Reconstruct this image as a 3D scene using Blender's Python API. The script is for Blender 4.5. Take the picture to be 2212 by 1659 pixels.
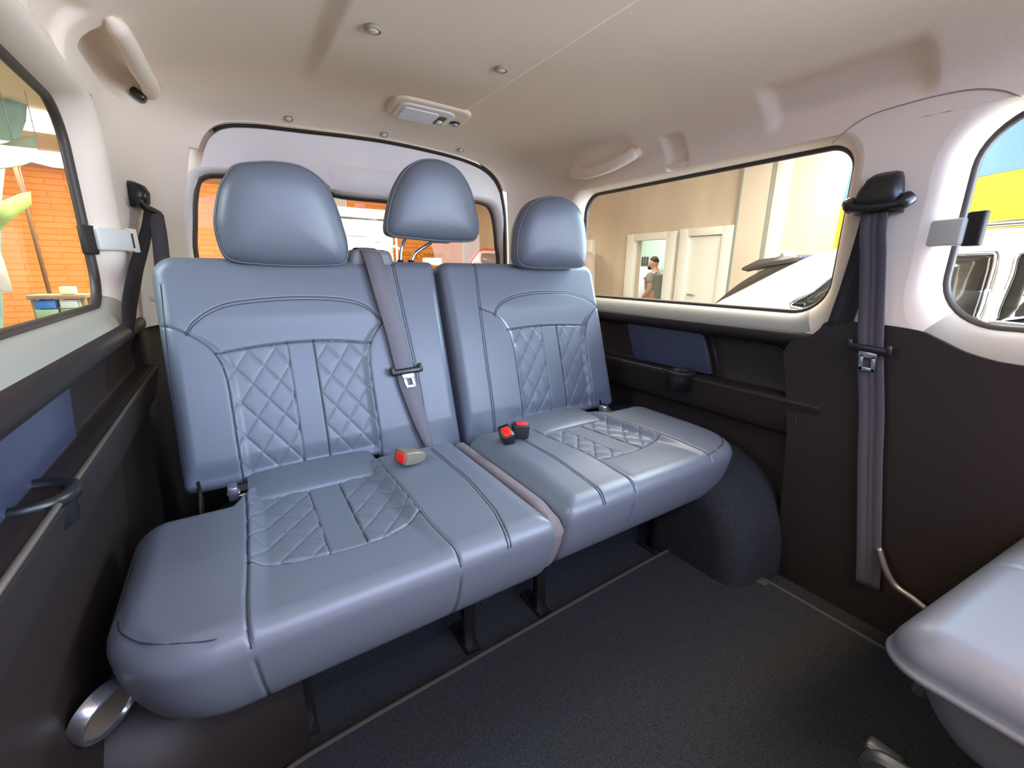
import bpy, bmesh, math
import numpy as np
from mathutils import Vector, Matrix
from mathutils.geometry import delaunay_2d_cdt, tessellate_polygon

S = bpy.context.scene
for _o in list(bpy.data.objects):
    bpy.data.objects.remove(_o, do_unlink=True)
COL = S.collection
UP = 0.8            # the van floor mat lies 0.8 m below the lens; everything is modelled from the lens height

# ------------------------------------------------------------------ camera
cam = bpy.data.cameras.new('camera'); camo = bpy.data.objects.new('camera', cam); COL.objects.link(camo)
cam.sensor_width = 36.0; cam.lens = 15.18; cam.clip_start = 0.01; cam.clip_end = 200
R = Matrix(((0.841138, 0.129211, -0.525158), (-0.540727, 0.21899, -0.812193), (0.01006, 0.967134, 0.254069)))
camo.matrix_world = Matrix.Translation((0, 0, UP)) @ R.to_4x4()
S.camera = camo

# ------------------------------------------------------------------ world, lights, exposure
S.view_settings.view_transform = 'Standard'; S.view_settings.look = 'None'
S.view_settings.exposure = 0.0; S.view_settings.gamma = 1.0
S.view_settings.use_curve_mapping = False
S.cycles.use_denoising = True
S.cycles.max_bounces = 10; S.cycles.diffuse_bounces = 5; S.cycles.transparent_max_bounces = 16
W = bpy.data.worlds.new('world'); S.world = W; W.use_nodes = True
W.node_tree.nodes['Background'].inputs[0].default_value = (0.62, 0.78, 1.0, 1)
W.node_tree.nodes['Background'].inputs[1].default_value = 0.12

def area(name, loc, target, sx, sy, power, col):
    l = bpy.data.lights.new(name, 'AREA'); l.shape = 'RECTANGLE'; l.size = sx; l.size_y = sy
    l.energy = power; l.color = col
    o = bpy.data.objects.new(name, l); COL.objects.link(o)
    o.location = Vector(loc) + Vector((0, 0, UP))
    o.rotation_euler = (Vector(target) - Vector(loc)).to_track_quat('-Z', 'Y').to_euler()
    return o
area('garage_ceiling_light', (4.8, 1.8, 1.68), (5.0, 1.8, -1), 1.3, 7.0, 450, (1.0, 0.97, 0.90))
area('garage_ceiling_light', (-0.3, 8.6, 1.68), (-0.3, 9.4, -1), 7.5, 4.0, 1150, (1.0, 0.96, 0.78))
area('garage_ceiling_light', (-3.2, 2.0, 1.68), (-3.2, 2.0, -1), 1.6, 4.5, 60, (1.0, 0.96, 0.88))
area('sill_fill_left', (-1.3, 1.0, 1.25), (0.2, 0.9, -0.3), 0.6, 2.0, 72, (0.66, 0.88, 1.0))  # added out-of-view fill lamp that brightens the left sill
area('panel_fill_right', (3.0, 0.9, 1.0), (-0.2, 1.0, -0.4), 0.6, 2.4, 150, (0.50, 0.78, 1.0))  # added fill lamp, unseen, for the left panel and cushions
area('front_daylight', (0.40, -3.2, 0.75), (0.5, 1.0, 0.1), 3.2, 2.0, 90, (1.0, 0.88, 0.93))
area('crest_fill', (0.60, -0.66, 0.64), (0.5, 0.95, -0.42), 1.5, 0.75, 40, (0.20, 0.46, 1.0))  # added blue fill above the roof end, for the cushion crests
area('side_door_daylight', (1.95, -1.20, 0.0), (0.0, 1.1, 0.02), 1.3, 1.5, 165, (0.72, 0.85, 1.0))
area('warm_seat_fill', (0.5, -0.45, 0.95), (0.5, 0.7, -0.45), 1.3, 0.5, 58, (1.0, 0.62, 0.22))  # added warm fill for the second-row seat and right cushion
area('car_bounce', (2.85, 0.9, -0.52), (-0.2, 1.1, 0.35), 0.5, 2.4, 15, (1.0, 0.78, 0.55))
area('floor_bounce', (0.25, -0.45, -0.70), (0.25, 0.7, 0.5), 1.0, 0.5, 3, (1.0, 0.70, 0.50))

# ------------------------------------------------------------------ materials
def lin(c):
    return tuple(((v/255)/12.92 if v/255 <= .04045 else ((v/255+.055)/1.055)**2.4) for v in c)
MATS = {}
def mat(name, rgb, rough=.5, metal=0.0, spec=.5, bump=None, var=0.0, varscale=8, emit=None, coat=0.0, sheen=0.0, stretch=None):
    if name in MATS: return MATS[name]
    m = bpy.data.materials.new(name); m.use_nodes = True; N = m.node_tree.nodes; L = m.node_tree.links
    b = N['Principled BSDF']; c = lin(rgb)
    b.inputs['Base Color'].default_value = (*c, 1); b.inputs['Roughness'].default_value = rough
    b.inputs['Metallic'].default_value = metal; b.inputs['Specular IOR Level'].default_value = spec
    b.inputs['Coat Weight'].default_value = coat; b.inputs['Sheen Weight'].default_value = sheen
    tc = N.new('ShaderNodeTexCoord')
    if var > 0:
        t = N.new('ShaderNodeTexNoise'); t.inputs['Scale'].default_value = varscale; t.inputs['Detail'].default_value = 6
        src = tc.outputs['Object']
        if stretch:
            mp = N.new('ShaderNodeMapping'); mp.inputs['Scale'].default_value = stretch
            L.new(src, mp.inputs['Vector']); src = mp.outputs['Vector']
        L.new(src, t.inputs['Vector'])
        r = N.new('ShaderNodeValToRGB')
        r.color_ramp.elements[0].position = .3; r.color_ramp.elements[1].position = .7
        r.color_ramp.elements[0].color = (*[max(0, v*(1-var)) for v in c], 1)
        r.color_ramp.elements[1].color = (*[min(1, v*(1+var)) for v in c], 1)
        L.new(t.outputs['Fac'], r.inputs['Fac']); L.new(r.outputs['Color'], b.inputs['Base Color'])
    if bump:
        t = N.new('ShaderNodeTexVoronoi' if bump[0] == 'v' else 'ShaderNodeTexNoise')
        t.inputs['Scale'].default_value = bump[1]
        L.new(tc.outputs['Object'], t.inputs['Vector'])
        bp = N.new('ShaderNodeBump'); bp.inputs['Strength'].default_value = bump[2]; bp.inputs['Distance'].default_value = .001
        L.new(t.outputs['Distance' if bump[0] == 'v' else 'Fac'], bp.inputs['Height']); L.new(bp.outputs['Normal'], b.inputs['Normal'])
    if emit:
        b.inputs['Emission Color'].default_value = (*lin(rgb), 1); b.inputs['Emission Strength'].default_value = emit
    MATS[name] = m; return m
def glass_mat(name, tint, refl=.08):
    m = bpy.data.materials.new(name); m.use_nodes = True; N = m.node_tree.nodes; L = m.node_tree.links
    N.remove(N['Principled BSDF']); out = N['Material Output']
    t = N.new('ShaderNodeBsdfTransparent'); t.inputs[0].default_value = (*tint, 1)
    g = N.new('ShaderNodeBsdfGlossy'); g.inputs['Roughness'].default_value = .02
    lw = N.new('ShaderNodeLayerWeight'); lw.inputs['Blend'].default_value = .5
    pw = N.new('ShaderNodeMath'); pw.operation = 'POWER'; pw.inputs[1].default_value = 5; L.new(lw.outputs['Facing'], pw.inputs[0])
    f = N.new('ShaderNodeMath'); f.operation = 'MULTIPLY_ADD'; f.inputs[1].default_value = .06; f.inputs[2].default_value = refl*.1; L.new(pw.outputs[0], f.inputs[0])
    mx = N.new('ShaderNodeMixShader'); L.new(f.outputs[0], mx.inputs[0]); L.new(t.outputs[0], mx.inputs[1]); L.new(g.outputs[0], mx.inputs[2])
    L.new(mx.outputs[0], out.inputs[0]); MATS[name] = m; return m
LEATHER = mat('grey_leather', (98, 102, 112), .40, spec=.6, bump=('v', 900, .12))
GAPCLOTH = mat('grey_brown_cloth', (112, 102, 104), .9, bump=('n', 900, .3))
HEADLINER = mat('beige_headliner', (232, 213, 193), .95, spec=.15, bump=('n', 700, .35), var=.03, varscale=300)
TRIM = mat('beige_grey_trim_plastic', (230, 211, 191), .62, spec=.35, bump=('n', 500, .12))
TAILTRIM = mat('light_grey_tailgate_plastic', (228, 218, 214), .6, spec=.35, bump=('n', 500, .1))
SILL = mat('grey_sill_plastic', (158, 150, 136), .5, spec=.5, bump=('n', 500, .12))
DARKP = mat('charcoal_brown_plastic', (38, 28, 25), .55, spec=.35, bump=('n', 450, .25))
POCKET = mat('blue_black_plastic', (54, 56, 74), .32, spec=.6)
BLACKP = mat('black_plastic', (26, 25, 25), .35, spec=.5)
RUBBER = mat('black_rubber', (38, 32, 28), .6, spec=.4)
BELT = mat('charcoal_webbing', (78, 70, 74), .7, spec=.3, bump=('n', 1500, .3))
CARPET = mat('black_carpet', (42, 43, 45), 1.0, spec=.1, bump=('n', 350, 1.0), var=.55, varscale=420)
CHROME = mat('polished_steel', (200, 200, 202), .18, metal=1.0)
RED = mat('red_button', (225, 42, 22), .4)
LENS = mat('white_lamp_lens', (214, 218, 226), .25, spec=.6)
GLASS = glass_mat('window_glass', (.97, .98, .97))
GASKET = mat('brown_black_gasket', (58, 46, 40), .5)

# ------------------------------------------------------------------ object helpers
def wloc(o):
    p = Vector(o.location)
    while o.parent: o = o.parent; p += Vector(o.location)
    return p
def thing(name, label, cat, loc, group=None):
    o = bpy.data.objects.new(name, None); COL.objects.link(o); o.empty_display_size = .05
    o.location = Vector(loc) + Vector((0, 0, UP)); tag(o, label, cat, group); return o
def tag(o, label=None, cat=None, group=None, kind=None):
    if label: o['label'] = label
    if cat: o['category'] = cat
    if group: o['group'] = group
    if kind: o['kind'] = kind
    return o
def mesh(name, V, F, m, parent=None, smooth=True, label=None, sharp=None):
    V = np.asarray(V, float) + np.array([0, 0, UP])
    lo, hi = V.min(0), V.max(0); c = np.array([(lo[0]+hi[0])/2, (lo[1]+hi[1])/2, lo[2]])
    me = bpy.data.meshes.new(name)
    me.from_pydata((V - c).tolist(), [], [tuple(int(i) for i in f) for f in F]); me.update()
    bm = bmesh.new(); bm.from_mesh(me); bmesh.ops.recalc_face_normals(bm, faces=bm.faces); bm.to_mesh(me); bm.free()
    for p in me.polygons: p.use_smooth = smooth
    if sharp: me.set_sharp_from_angle(angle=math.radians(sharp))
    me.materials.append(m)
    o = bpy.data.objects.new(name, me); COL.objects.link(o)
    if parent:
        o.parent = parent; o.location = Vector(c.tolist()) - wloc(parent)
    else: o.location = c.tolist()
    if label: o['label'] = label
    return o
def solo(o, label, cat, group=None): return tag(o, label, cat, group)
def struct(o): o['kind'] = 'structure'; return o
class MB:
    def __init__(s): s.V = []; s.F = []
    def add(s, V, F):
        n = len(s.V); s.V += [tuple(map(float, v)) for v in V]; s.F += [tuple(i+n for i in f) for f in F]; return s
    def out(s, name, m, parent=None, smooth=True, sharp=35, label=None): return mesh(name, s.V, s.F, m, parent, smooth, label, sharp)
def box(c, s, bev=.004, seg=2, rot=None):
    bm = bmesh.new(); bmesh.ops.create_cube(bm, size=1)
    for v in bm.verts: v.co = Vector((v.co.x*s[0], v.co.y*s[1], v.co.z*s[2]))
    if bev: bmesh.ops.bevel(bm, geom=bm.edges[:], offset=min(bev, min(s)*.45), segments=seg, affect='EDGES', profile=.5)
    M = (rot.to_3x3() if rot is not None else Matrix.Identity(3))
    V = [tuple(M @ v.co + Vector(c)) for v in bm.verts]; F = [[v.index for v in f.verts] for f in bm.faces]; bm.free(); return V, F
def rotz(a): return Matrix.Rotation(a, 3, 'Z')
def rotx(a): return Matrix.Rotation(a, 3, 'X')
def roty(a): return Matrix.Rotation(a, 3, 'Y')
def smooth_path(P, n=8, closed=False):
    P = [np.array(p, float) for p in P]; out = []; N = len(P)
    for i in range(N if closed else N-1):
        p0 = P[(i-1) % N] if (closed or i > 0) else 2*P[0]-P[1]
        p1 = P[i]; p2 = P[(i+1) % N]
        p3 = P[(i+2) % N] if (closed or i+2 < N) else 2*P[-1]-P[-2]
        for k in range(n):
            t = k/n
            out.append(.5*((2*p1)+(-p0+p2)*t+(2*p0-5*p1+4*p2-p3)*t*t+(-p0+3*p1-3*p2+p3)*t**3))
    if not closed: out.append(P[-1])
    return np.array(out)
def tube(P, r, n=8, closed=False, flat=1.0, cap=True):
    P = np.asarray(P, float); N = len(P); V = []; F = []
    T = np.array([(P[(i+1) % N]-P[i-1]) if closed else (P[min(i+1, N-1)]-P[max(i-1, 0)]) for i in range(N)])
    T /= np.linalg.norm(T, axis=1)[:, None]+1e-12
    u = np.cross(T[0], [0, 0, 1.0]);
    if np.linalg.norm(u) < .2: u = np.cross(T[0], [1.0, 0, 0])
    for i in range(N):
        u = u - T[i]*(u@T[i]); u /= np.linalg.norm(u); w = np.cross(T[i], u)
        rr = r[i] if hasattr(r, '__len__') else r
        for k in range(n):
            a = 2*math.pi*k/n; V.append(P[i]+rr*(math.cos(a)*u*flat+math.sin(a)*w))
    for i in range(N if closed else N-1):
        j = (i+1) % N
        for k in range(n): F.append((i*n+k, i*n+(k+1) % n, j*n+(k+1) % n, j*n+k))
    if not closed and cap: F += [tuple(range(n))[::-1], tuple((N-1)*n+k for k in range(n))]
    return V, F
def ribbon(P, widths, wdir, th=.0015):
    """strap: path P, half widths, per-point width direction, thin thickness"""
    P = np.asarray(P, float); N = len(P); V = []; F = []
    for i in range(N):
        t = P[min(i+1, N-1)]-P[max(i-1, 0)]; t /= np.linalg.norm(t)
        w = np.array(wdir[i] if np.ndim(wdir) > 1 else wdir, float); w = w-t*(w@t); w /= np.linalg.norm(w); nn = np.cross(t, w)
        h = widths[i] if hasattr(widths, '__len__') else widths
        for a, b in ((-1, -.4), (-.9, -1), (-.38, -1), (-.32, -.45), (-.1, -.45), (0, -1), (.1, -.45), (.32, -.45), (.38, -1), (.9, -1), (1, -.4), (1, .4), (0, 1), (-1, .4)):
            V.append(P[i]+w*h*a+nn*th*b)
    k = 14
    for i in range(N-1):
        for a in range(k): F.append((i*k+a, i*k+(a+1) % k, (i+1)*k+(a+1) % k, (i+1)*k+a))
    F += [tuple(range(k))[::-1], tuple((N-1)*k+a for a in range(k))]
    return V, F
def rrect(x0, x1, y0, y1, r, n=8):
    """closed rounded rectangle; r = one radius or (x1y1, x0y1, x0y0, x1y0)"""
    rs = r if hasattr(r, '__len__') else (r,)*4; P = []
    for (cx, cy, a0, q) in ((x1, y1, 0, 0), (x0, y1, 90, 1), (x0, y0, 180, 2), (x1, y0, 270, 3)):
        q = rs[q]; ox = cx-q if cx == x1 else cx+q; oy = cy-q if cy == y1 else cy+q
        for k in range(n+1):
            a = math.radians(a0+90*k/n); P.append((ox+q*math.cos(a), oy+q*math.sin(a)))
    return np.array(P)
def inpoly(pts, poly):
    x, y = pts[:, 0], pts[:, 1]; res = np.zeros(len(pts), bool); n = len(poly)
    for i in range(n):
        x0, y0 = poly[i]; x1, y1 = poly[(i+1) % n]
        if y0 == y1: continue
        c = ((y0 > y) != (y1 > y)); xi = (x1-x0)*(y-y0)/(y1-y0)+x0; res ^= c & (x < xi)
    return res
def segdist(pts, line):
    d = np.full(len(pts), 1e9); line = np.asarray(line, float)
    for a, b in zip(line[:-1], line[1:]):
        ab = b-a; t = np.clip(((pts-a)@ab)/(ab@ab+1e-15), 0, 1); d = np.minimum(d, np.hypot(*(pts-a-t[:, None]*ab).T))
    return d
def sheet(outline, holes, step, f, extra=None):
    """flat domain with holes, triangulated, mapped by f(pts,d) for front d=0 and back d=1"""
    o = np.asarray(outline, float); H = [np.asarray(h, float) for h in holes]
    gx, gy = np.meshgrid(np.arange(o[:, 0].min()+step/2, o[:, 0].max(), step), np.arange(o[:, 1].min()+step/2, o[:, 1].max(), step))
    g = np.c_[gx.ravel(), gy.ravel()]; k = inpoly(g, o)
    k &= segdist(g, np.r_[o, o[:1]]) > step*.4
    for h in H: k &= ~inpoly(g, h); k &= segdist(g, np.r_[h, h[:1]]) > step*.4
    g = g[k]; pts = [tuple(p) for p in o]; ed = [(i, (i+1) % len(o)) for i in range(len(o))]; loops = [list(range(len(o)))]
    for h in H:
        b = len(pts); pts += [tuple(p) for p in h]; ed += [(b+i, b+(i+1) % len(h)) for i in range(len(h))]; loops.append(list(range(b, b+len(h))))
    pts += [tuple(p) for p in g]+([tuple(p) for p in extra] if extra is not None else [])
    r = delaunay_2d_cdt([Vector(p) for p in pts], ed, [], 0, 1e-7)
    P = np.array([tuple(v) for v in r[0]]); T = np.array([t for t in r[2] if len(t) == 3]); c = P[T].mean(1); k = inpoly(c, o)
    for h in H: k &= ~inpoly(c, h)
    T = T[k]; n = len(P); A = f(P, 0); B = f(P, 1)
    from collections import Counter
    E = Counter(); 
    for t in T:
        for a, b in ((t[0], t[1]), (t[1], t[2]), (t[2], t[0])): E[(min(a, b), max(a, b))] += 1
    F = [tuple(t) for t in T]+[(t[2]+n, t[1]+n, t[0]+n) for t in T]+[(a, b, b+n, a+n) for (a, b), q in E.items() if q == 1]
    return np.r_[A, B], F
def rings(L):
    """skin a list of closed loops with equal counts"""
    n = len(L[0]); V = np.concatenate(L); F = []
    for i in range(len(L)-1):
        for k in range(n): F.append((i*n+k, i*n+(k+1) % n, (i+1)*n+(k+1) % n, (i+1)*n+k))
    return V, F
def fill(loop):
    loop = np.asarray(loop); return loop, [tuple(range(len(loop)))]
def disc(c, n, r, th, seg=28, inner=0):
    """flat cylinder / washer: centre c, axis n"""
    c = np.array(c, float); n = np.array(n, float); n /= np.linalg.norm(n); u = np.cross(n, [.3, .9, .2]); u /= np.linalg.norm(u); w = np.cross(n, u)
    ring = lambda rr, h: np.array([c+n*h+rr*(math.cos(2*math.pi*k/seg)*u+math.sin(2*math.pi*k/seg)*w) for k in range(seg)])
    if inner: return rings([ring(inner, 0), ring(inner, th), ring((r+inner)/2, th*1.25), ring(r, th), ring(r, 0), ring(inner, 0)])
    V, F = rings([ring(r, 0), ring(r, th*.7), ring(r*.85, th)]); F += [tuple(range(seg))[::-1], tuple(2*seg+k for k in range(seg))]; return V, F
sst = lambda e0, e1, x: (lambda t: t*t*(3-2*t))(np.clip((x-e0)/(e1-e0+1e-12), 0, 1))
def text(name, s, loc, rot, size, m, parent=None, th=.004, sx=1.0):
    cu = bpy.data.curves.new(name, 'FONT'); cu.body = s; cu.size = size; cu.extrude = th; cu.align_x = 'CENTER'; cu.align_y = 'CENTER'
    t = bpy.data.objects.new(name+'_tmp', cu); COL.objects.link(t); bpy.context.view_layer.update()
    me = bpy.data.meshes.new_from_object(t); bpy.data.objects.remove(t)
    me.materials.append(m); o = bpy.data.objects.new(name, me); COL.objects.link(o)
    o.rotation_euler = rot; o.scale = (sx, 1, 1); p = Vector(loc)+Vector((0, 0, UP))
    if parent: o.parent = parent; p = p-wloc(parent)
    o.location = p; return o

# ================================================================== VAN SHELL
# interior cross-section: straight side walls, a curved cove and a flat roof; towards the rear it closes in on the tailgate opening
Y1, Y2 = 1.42, 1.74
shear = lambda x: .025*(.5-x)/.7
def blend(y):
    t = np.clip((np.asarray(y, float)-Y1)/(Y2-Y1), 0, 1); return .5*(1-np.sqrt(np.maximum(0, 1-t*t)))+.5*t*t
def arcres(P, n):
    P = smooth_path(P, 12); d = np.r_[0, np.cumsum(np.hypot(*np.diff(P, axis=0).T))]; s = np.linspace(0, d[-1], n)
    return np.c_[np.interp(s, d, P[:, 0]), np.interp(s, d, P[:, 1])]
NB = 121
BL = arcres([(-.10, -.2), (-.10, .05), (-.075, .2), (-.045, .28), (-.02, .35)], NB)
BR = arcres([(1.10, -.2), (1.10, .05), (1.095, .2), (1.088, .27), (1.072, .335)], NB)
BC = arcres([(-.02, .35), (.004, .395), (.05, .43), (.13, .446), (.25, .453), (.55, .464), (.8, .453), (.93, .436), (1.0, .412), (1.045, .377), (1.072, .335)], NB)
_t = np.linspace(math.pi, 0, 400); _p = 2/2.6
_A = np.c_[.5+.69*np.sign(np.cos(_t))*np.abs(np.cos(_t))**_p, .325+.175*np.sin(_t)**_p]; _A[:, 1] += shear(_A[:, 0])
_d = np.r_[0, np.cumsum(np.hypot(*np.diff(_A, axis=0).T))]; _s = np.linspace(0, _d[-1], NB)
AC = np.c_[np.interp(_s, _d, _A[:, 0]), np.interp(_s, _d, _A[:, 1])]
def wallpt(y, a, sg):
    """inner wall surface; a in 0..0.525 runs from the belt line up to the cove"""
    y = np.asarray(y, float); a = np.asarray(a, float); w = blend(y)
    ax = .5+sg*(.70-.01*np.clip(a/.525, 0, 1)); az = -.2+a+shear(ax); B = BR if sg > 0 else BL; i = np.clip(a/.525, 0, 1)*(NB-1); k = np.arange(NB)
    bx = np.interp(i, k, B[:, 0]); bz = np.interp(i, k, B[:, 1])+np.minimum(0, a)
    return np.c_[ax*(1-w)+bx*w, y, az*(1-w)+bz*w]
def a_of(z, sg): return z+.2-shear(.5+sg*.695)
def ceilpt(u, y):
    u = np.asarray(u, float); y = np.asarray(y, float); w = blend(y); i = u*(NB-1); k = np.arange(NB)
    a = np.c_[np.interp(i, k, AC[:, 0]), np.interp(i, k, AC[:, 1])]; b = np.c_[np.interp(i, k, BC[:, 0]), np.interp(i, k, BC[:, 1])]
    p = a*(1-w)[:, None]+b*w[:, None]; return np.c_[p[:, 0], y, p[:, 1]]
def ceil_u(x, side=None):
    return float(np.interp(x, AC[:, 0], np.linspace(0, 1, NB)))

# ---- roof lining
nu, ys = 260, np.r_[np.linspace(-.22, .1, 12), np.linspace(.11, 1.42, 190), Y1+(Y2-Y1)*np.sin(np.linspace(.02, math.pi/2, 40))]
U, YY = np.meshgrid(np.linspace(0, 1, nu), ys); P = ceilpt(U.ravel(), YY.ravel()).reshape(len(ys), nu, 3)
Nn = np.cross(np.gradient(P, axis=1), np.gradient(P, axis=0)); Nn /= np.linalg.norm(Nn, axis=2)[..., None]+1e-9
Nn *= np.where(Nn[..., 2:3] > 0, 1, -1)            # outward (up)
X, Y, Z = P[..., 0], P[..., 1], P[..., 2]
dep = -.014*sst(.232, .272, X)*(1-sst(.697, .707, X))*(1-sst(1.15, 1.52, Y))          # lowered centre panel
def pocket(y0, y1, z0, z1, d, right, ey=.018, ez=.014):
    s = (X > .5) if right else (X < .5)
    return d*s*sst(y0-ey, y0+ey, Y)*(1-sst(y1-ey, y1+ey, Y))*sst(z0-ez, z0+ez, Z)*(1-sst(z1-ez, z1+ez, Z))
dep += pocket(.365, .655, .345, .408, .020, True) + pocket(.905, .965, .20, .385, .016, True, .010, .012)
dep += pocket(1.02, 1.17, .25, .43, .016, False, .012, .012)
dep += pocket(1.25, 1.57, .405, .446, .034, False, .015, .008)                              # hand hollow behind the left grip
P2 = P+Nn*dep[..., None]; top = P2+np.array([0, 0, .02])
V = np.r_[P2.reshape(-1, 3), (P+Nn*.05).reshape(-1, 3)]; n = len(ys)*nu; F = []
for i in range(len(ys)-1):
    b = i*nu
    F += [(b+j, b+j+1, b+nu+j+1, b+nu+j) for j in range(nu-1)]
    F += [(n+b+nu+j, n+b+nu+j+1, n+b+j+1, n+b+j) for j in range(nu-1)]
ceiling = struct(mesh('ceiling', V, F, HEADLINER))

# ---- side walls with window openings
def winloop(y0, y1, z0, z1, r): return rrect(y0, y1, z0, z1, r, 10)
WIN = {-1: [(.485, 1.37, -.088, .325, .085), (-.62, .289, -.088, .325, .10)], 1: [(.485, 1.40, -.10, .292, (.075, .06, .085, .075)), (-.22, .289, -.102, .30, .10)]}
GX = {-1: -.252, 1: 1.252}
def reveal(glassL, innerL, sg, gx):
    L = []
    gp = np.c_[np.full(len(glassL), gx), glassL]
    ip = wallpt(innerL[:, 0], a_of(innerL[:, 1], sg), sg)
    for k in range(8):
        t = k/7*math.pi/2; q = ip.copy(); q[:, 1:] += (gp-ip)[:, 1:]*math.sin(t); q[:, 0] += (gp-ip)[:, 0]*(1-math.cos(t)); L.append(q)
    return L
nwin = 0
walls = {}
for sg, nm in ((-1, 'left'), (1, 'right')):
    holes = []
    for w in WIN[sg]:
        y0, y1, z0, z1, r = w; rr = np.array(r if hasattr(r, '__len__') else (r,)*4)+.025
        holes.append(rrect(y0-.034, y1+.045, z0-.058, z1+.026, tuple(rr), 10))
    ylo = -.30 if sg > 0 else -.72
    al = .056 if sg > 0 else .02
    out = [(ylo, al), (Y1, al), (1.5, al), (1.58, al), (1.65, al), (1.7, al), (1.725, al), (Y2, al), (Y2, .2), (Y2, .35), (Y2, .565), (1.7, .565), (1.6, .565), (1.5, .565), (Y1, .565), (1.0, .565), (.5, .565), (ylo, .565)]
    ha = [np.c_[h[:, 0], a_of(h[:, 1], sg)] for h in holes]
    def fw(p, d, sg=sg):
        q = wallpt(p[:, 0], np.minimum(p[:, 1], .525), sg); q[:, 2] += np.maximum(0, p[:, 1]-.525); q[:, 0] += sg*(.03*d+.012*sst(.526, .552, p[:, 1])); return q
    xr = [(y, a) for y in np.r_[np.arange(ylo+.02, 1.42, .03), np.arange(1.42, 1.735, .008)] for a in (.50, .5245, .5275)]
    V, F = sheet(out, ha, .028, fw, xr)
    wl = struct(mesh('wall_'+nm, V, F, TRIM, sharp=50)); walls[sg] = wl
    for w, h in zip(WIN[sg], holes):
        nwin += 1; g = rrect(*w, 10); gx = GX[sg]
        L = reveal(g, h, sg, gx); n = len(g)
        win = thing('window_%d' % nwin, None, None, (gx, w[0]*.5+w[1]*.5, w[2])); struct(win)
        V, F = rings(L); mid = [g[f[0] % n][1] < w[2]+.02 for f in F]
        mesh('window_surround', V, [f for f, q in zip(F, mid) if not q], TRIM, win)
        mesh('window_sill', V, [f for f, q in zip(F, mid) if q], SILL, win, label='grey sill below the pane')
        lp = np.c_[np.full(n, gx), g]; V, F = tube(lp, .0095, 8, True); mesh('window_gasket', V, F, GASKET, win)
        lo = [(np.c_[np.full(n, gx+sg*(.004+e)), g]) for e in (0, .004)]
        V = np.r_[lo[0], lo[1]]; F = [tuple(range(n)), tuple(range(n, 2*n))[::-1]]+[(k, (k+1) % n, n+(k+1) % n, n+k) for k in range(n)]
        mesh('window_pane', V, F, GLASS, win, smooth=False)

# ---- tailgate with the rear window
TY = 1.757
_o = np.r_[BL, BC[1:], BR[::-1][1:]]; _o = _o[::2]; _g = np.gradient(_o, axis=0); _g /= np.linalg.norm(_g, axis=1)[:, None]; _n = np.c_[_g[:, 1], -_g[:, 0]]
for _k in range(6): _n[1:-1] = (_n[:-2]+_n[1:-1]*2+_n[2:])/4
rim = _o+_n*.004; tl = _o+_n*.013; ok = tl[:, 1] > -.19; rim, tl = rim[ok], tl[ok]
tl = np.r_[tl, [(1.07, -.8), (-.07, -.8)]]
rw = smooth_path([(-.075, .0), (-.065, .15), (-.045, .25), (-.02, .283), (.03, .294), (.15, .300), (.28, .303), (.33, .298), (.352, .278), (.385, .266), (.45, .263), (.52, .263), (.6, .263), (.635, .268), (.665, .285), (.70, .298), (.8, .300), (.92, .298), (1.0, .292), (1.04, .272), (1.062, .22), (1.075, .12), (1.08, .0), (1.0, -.19), (0, -.19)], 5, True)
ri = np.c_[.5+(rw[:, 0]-.5)*1.035, np.where(rw[:, 1] > .1, rw[:, 1]+.012, rw[:, 1]*1.05)]
def ft(p, d):
    y = TY+.03*d+.05*np.clip((.33-p[:, 1])/.6, 0, 1)*0; return np.c_[p[:, 0], np.full(len(p), 1)*y, p[:, 1]]
V, F = sheet(tl, [ri], .03, ft)
door = struct(thing('door_1', None, None, (.5, TY, -.8)))
mesh('tailgate_panel', V, F, TAILTRIM, door, sharp=40)
L = []
for k in range(7):
    t = k/6*math.pi/2; q = ri+(rw-ri)*math.sin(t); L.append(np.c_[q[:, 0], np.full(len(q), TY+.05*(1-math.cos(t))), q[:, 1]])
V, F = rings(L); mesh('window_surround', V, F, TAILTRIM, door)
nwin += 1; win = struct(thing('window_%d' % nwin, None, None, (.5, TY+.05, 0)))
lp = np.c_[rw[:, 0], np.full(len(rw), TY+.05), rw[:, 1]]; V, F = tube(lp, .013, 8, True); mesh('window_gasket', V, F, GASKET, win)
a, b = lp+[0, .004, 0], lp+[0, .008, 0]; n = len(a)
mesh('window_pane', np.r_[a, b], [tuple(range(n)), tuple(range(n, 2*n))[::-1]]+[(k, (k+1) % n, n+(k+1) % n, n+k) for k in range(n)], GLASS, win, smooth=False)
# soft bulge above the rear window (brake light housing), and the rubber seal around the tailgate
def dome_patch(c, sx, sz, depth, n=24):
    V = []; F = []
    for i in range(n+1):
        for j in range(n+1):
            u, v = -1+2*i/n, -1+2*j/n; h = max(0, 1-abs(u)**4)*max(0, 1-v*v); V.append((c[0]+u*sx, c[1]-depth*h, c[2]+v*sz))
    for i in range(n):
        for j in range(n): F.append((i*(n+1)+j, (i+1)*(n+1)+j, (i+1)*(n+1)+j+1, i*(n+1)+j+1))
    return V, F
V, F = dome_patch((.505, TY-.0005, .318), .15, .042, .012); mesh('brake_lamp_cover', V, F, TAILTRIM, door)
seal = np.c_[rim[:, 0], np.full(len(rim), TY+.006), rim[:, 1]]; seal = seal[62:]
V, F = tube(seal, np.interp(seal[:, 0], [0, .9, 1.05], [.0045, .006, .010]), 8); struct(mesh('trim_1', V, F, RUBBER))
bk = np.c_[tl[:-2, 0], np.full(len(tl)-2, TY+.034), tl[:-2, 1]]; bo = bk.copy(); bo[:, 0] = .5+(bk[:, 0]-.5)*1.13; bo[:, 2] = bk[:, 2]+.15*np.clip((bk[:, 2]-.2)/.2, 0, 1)
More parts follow.
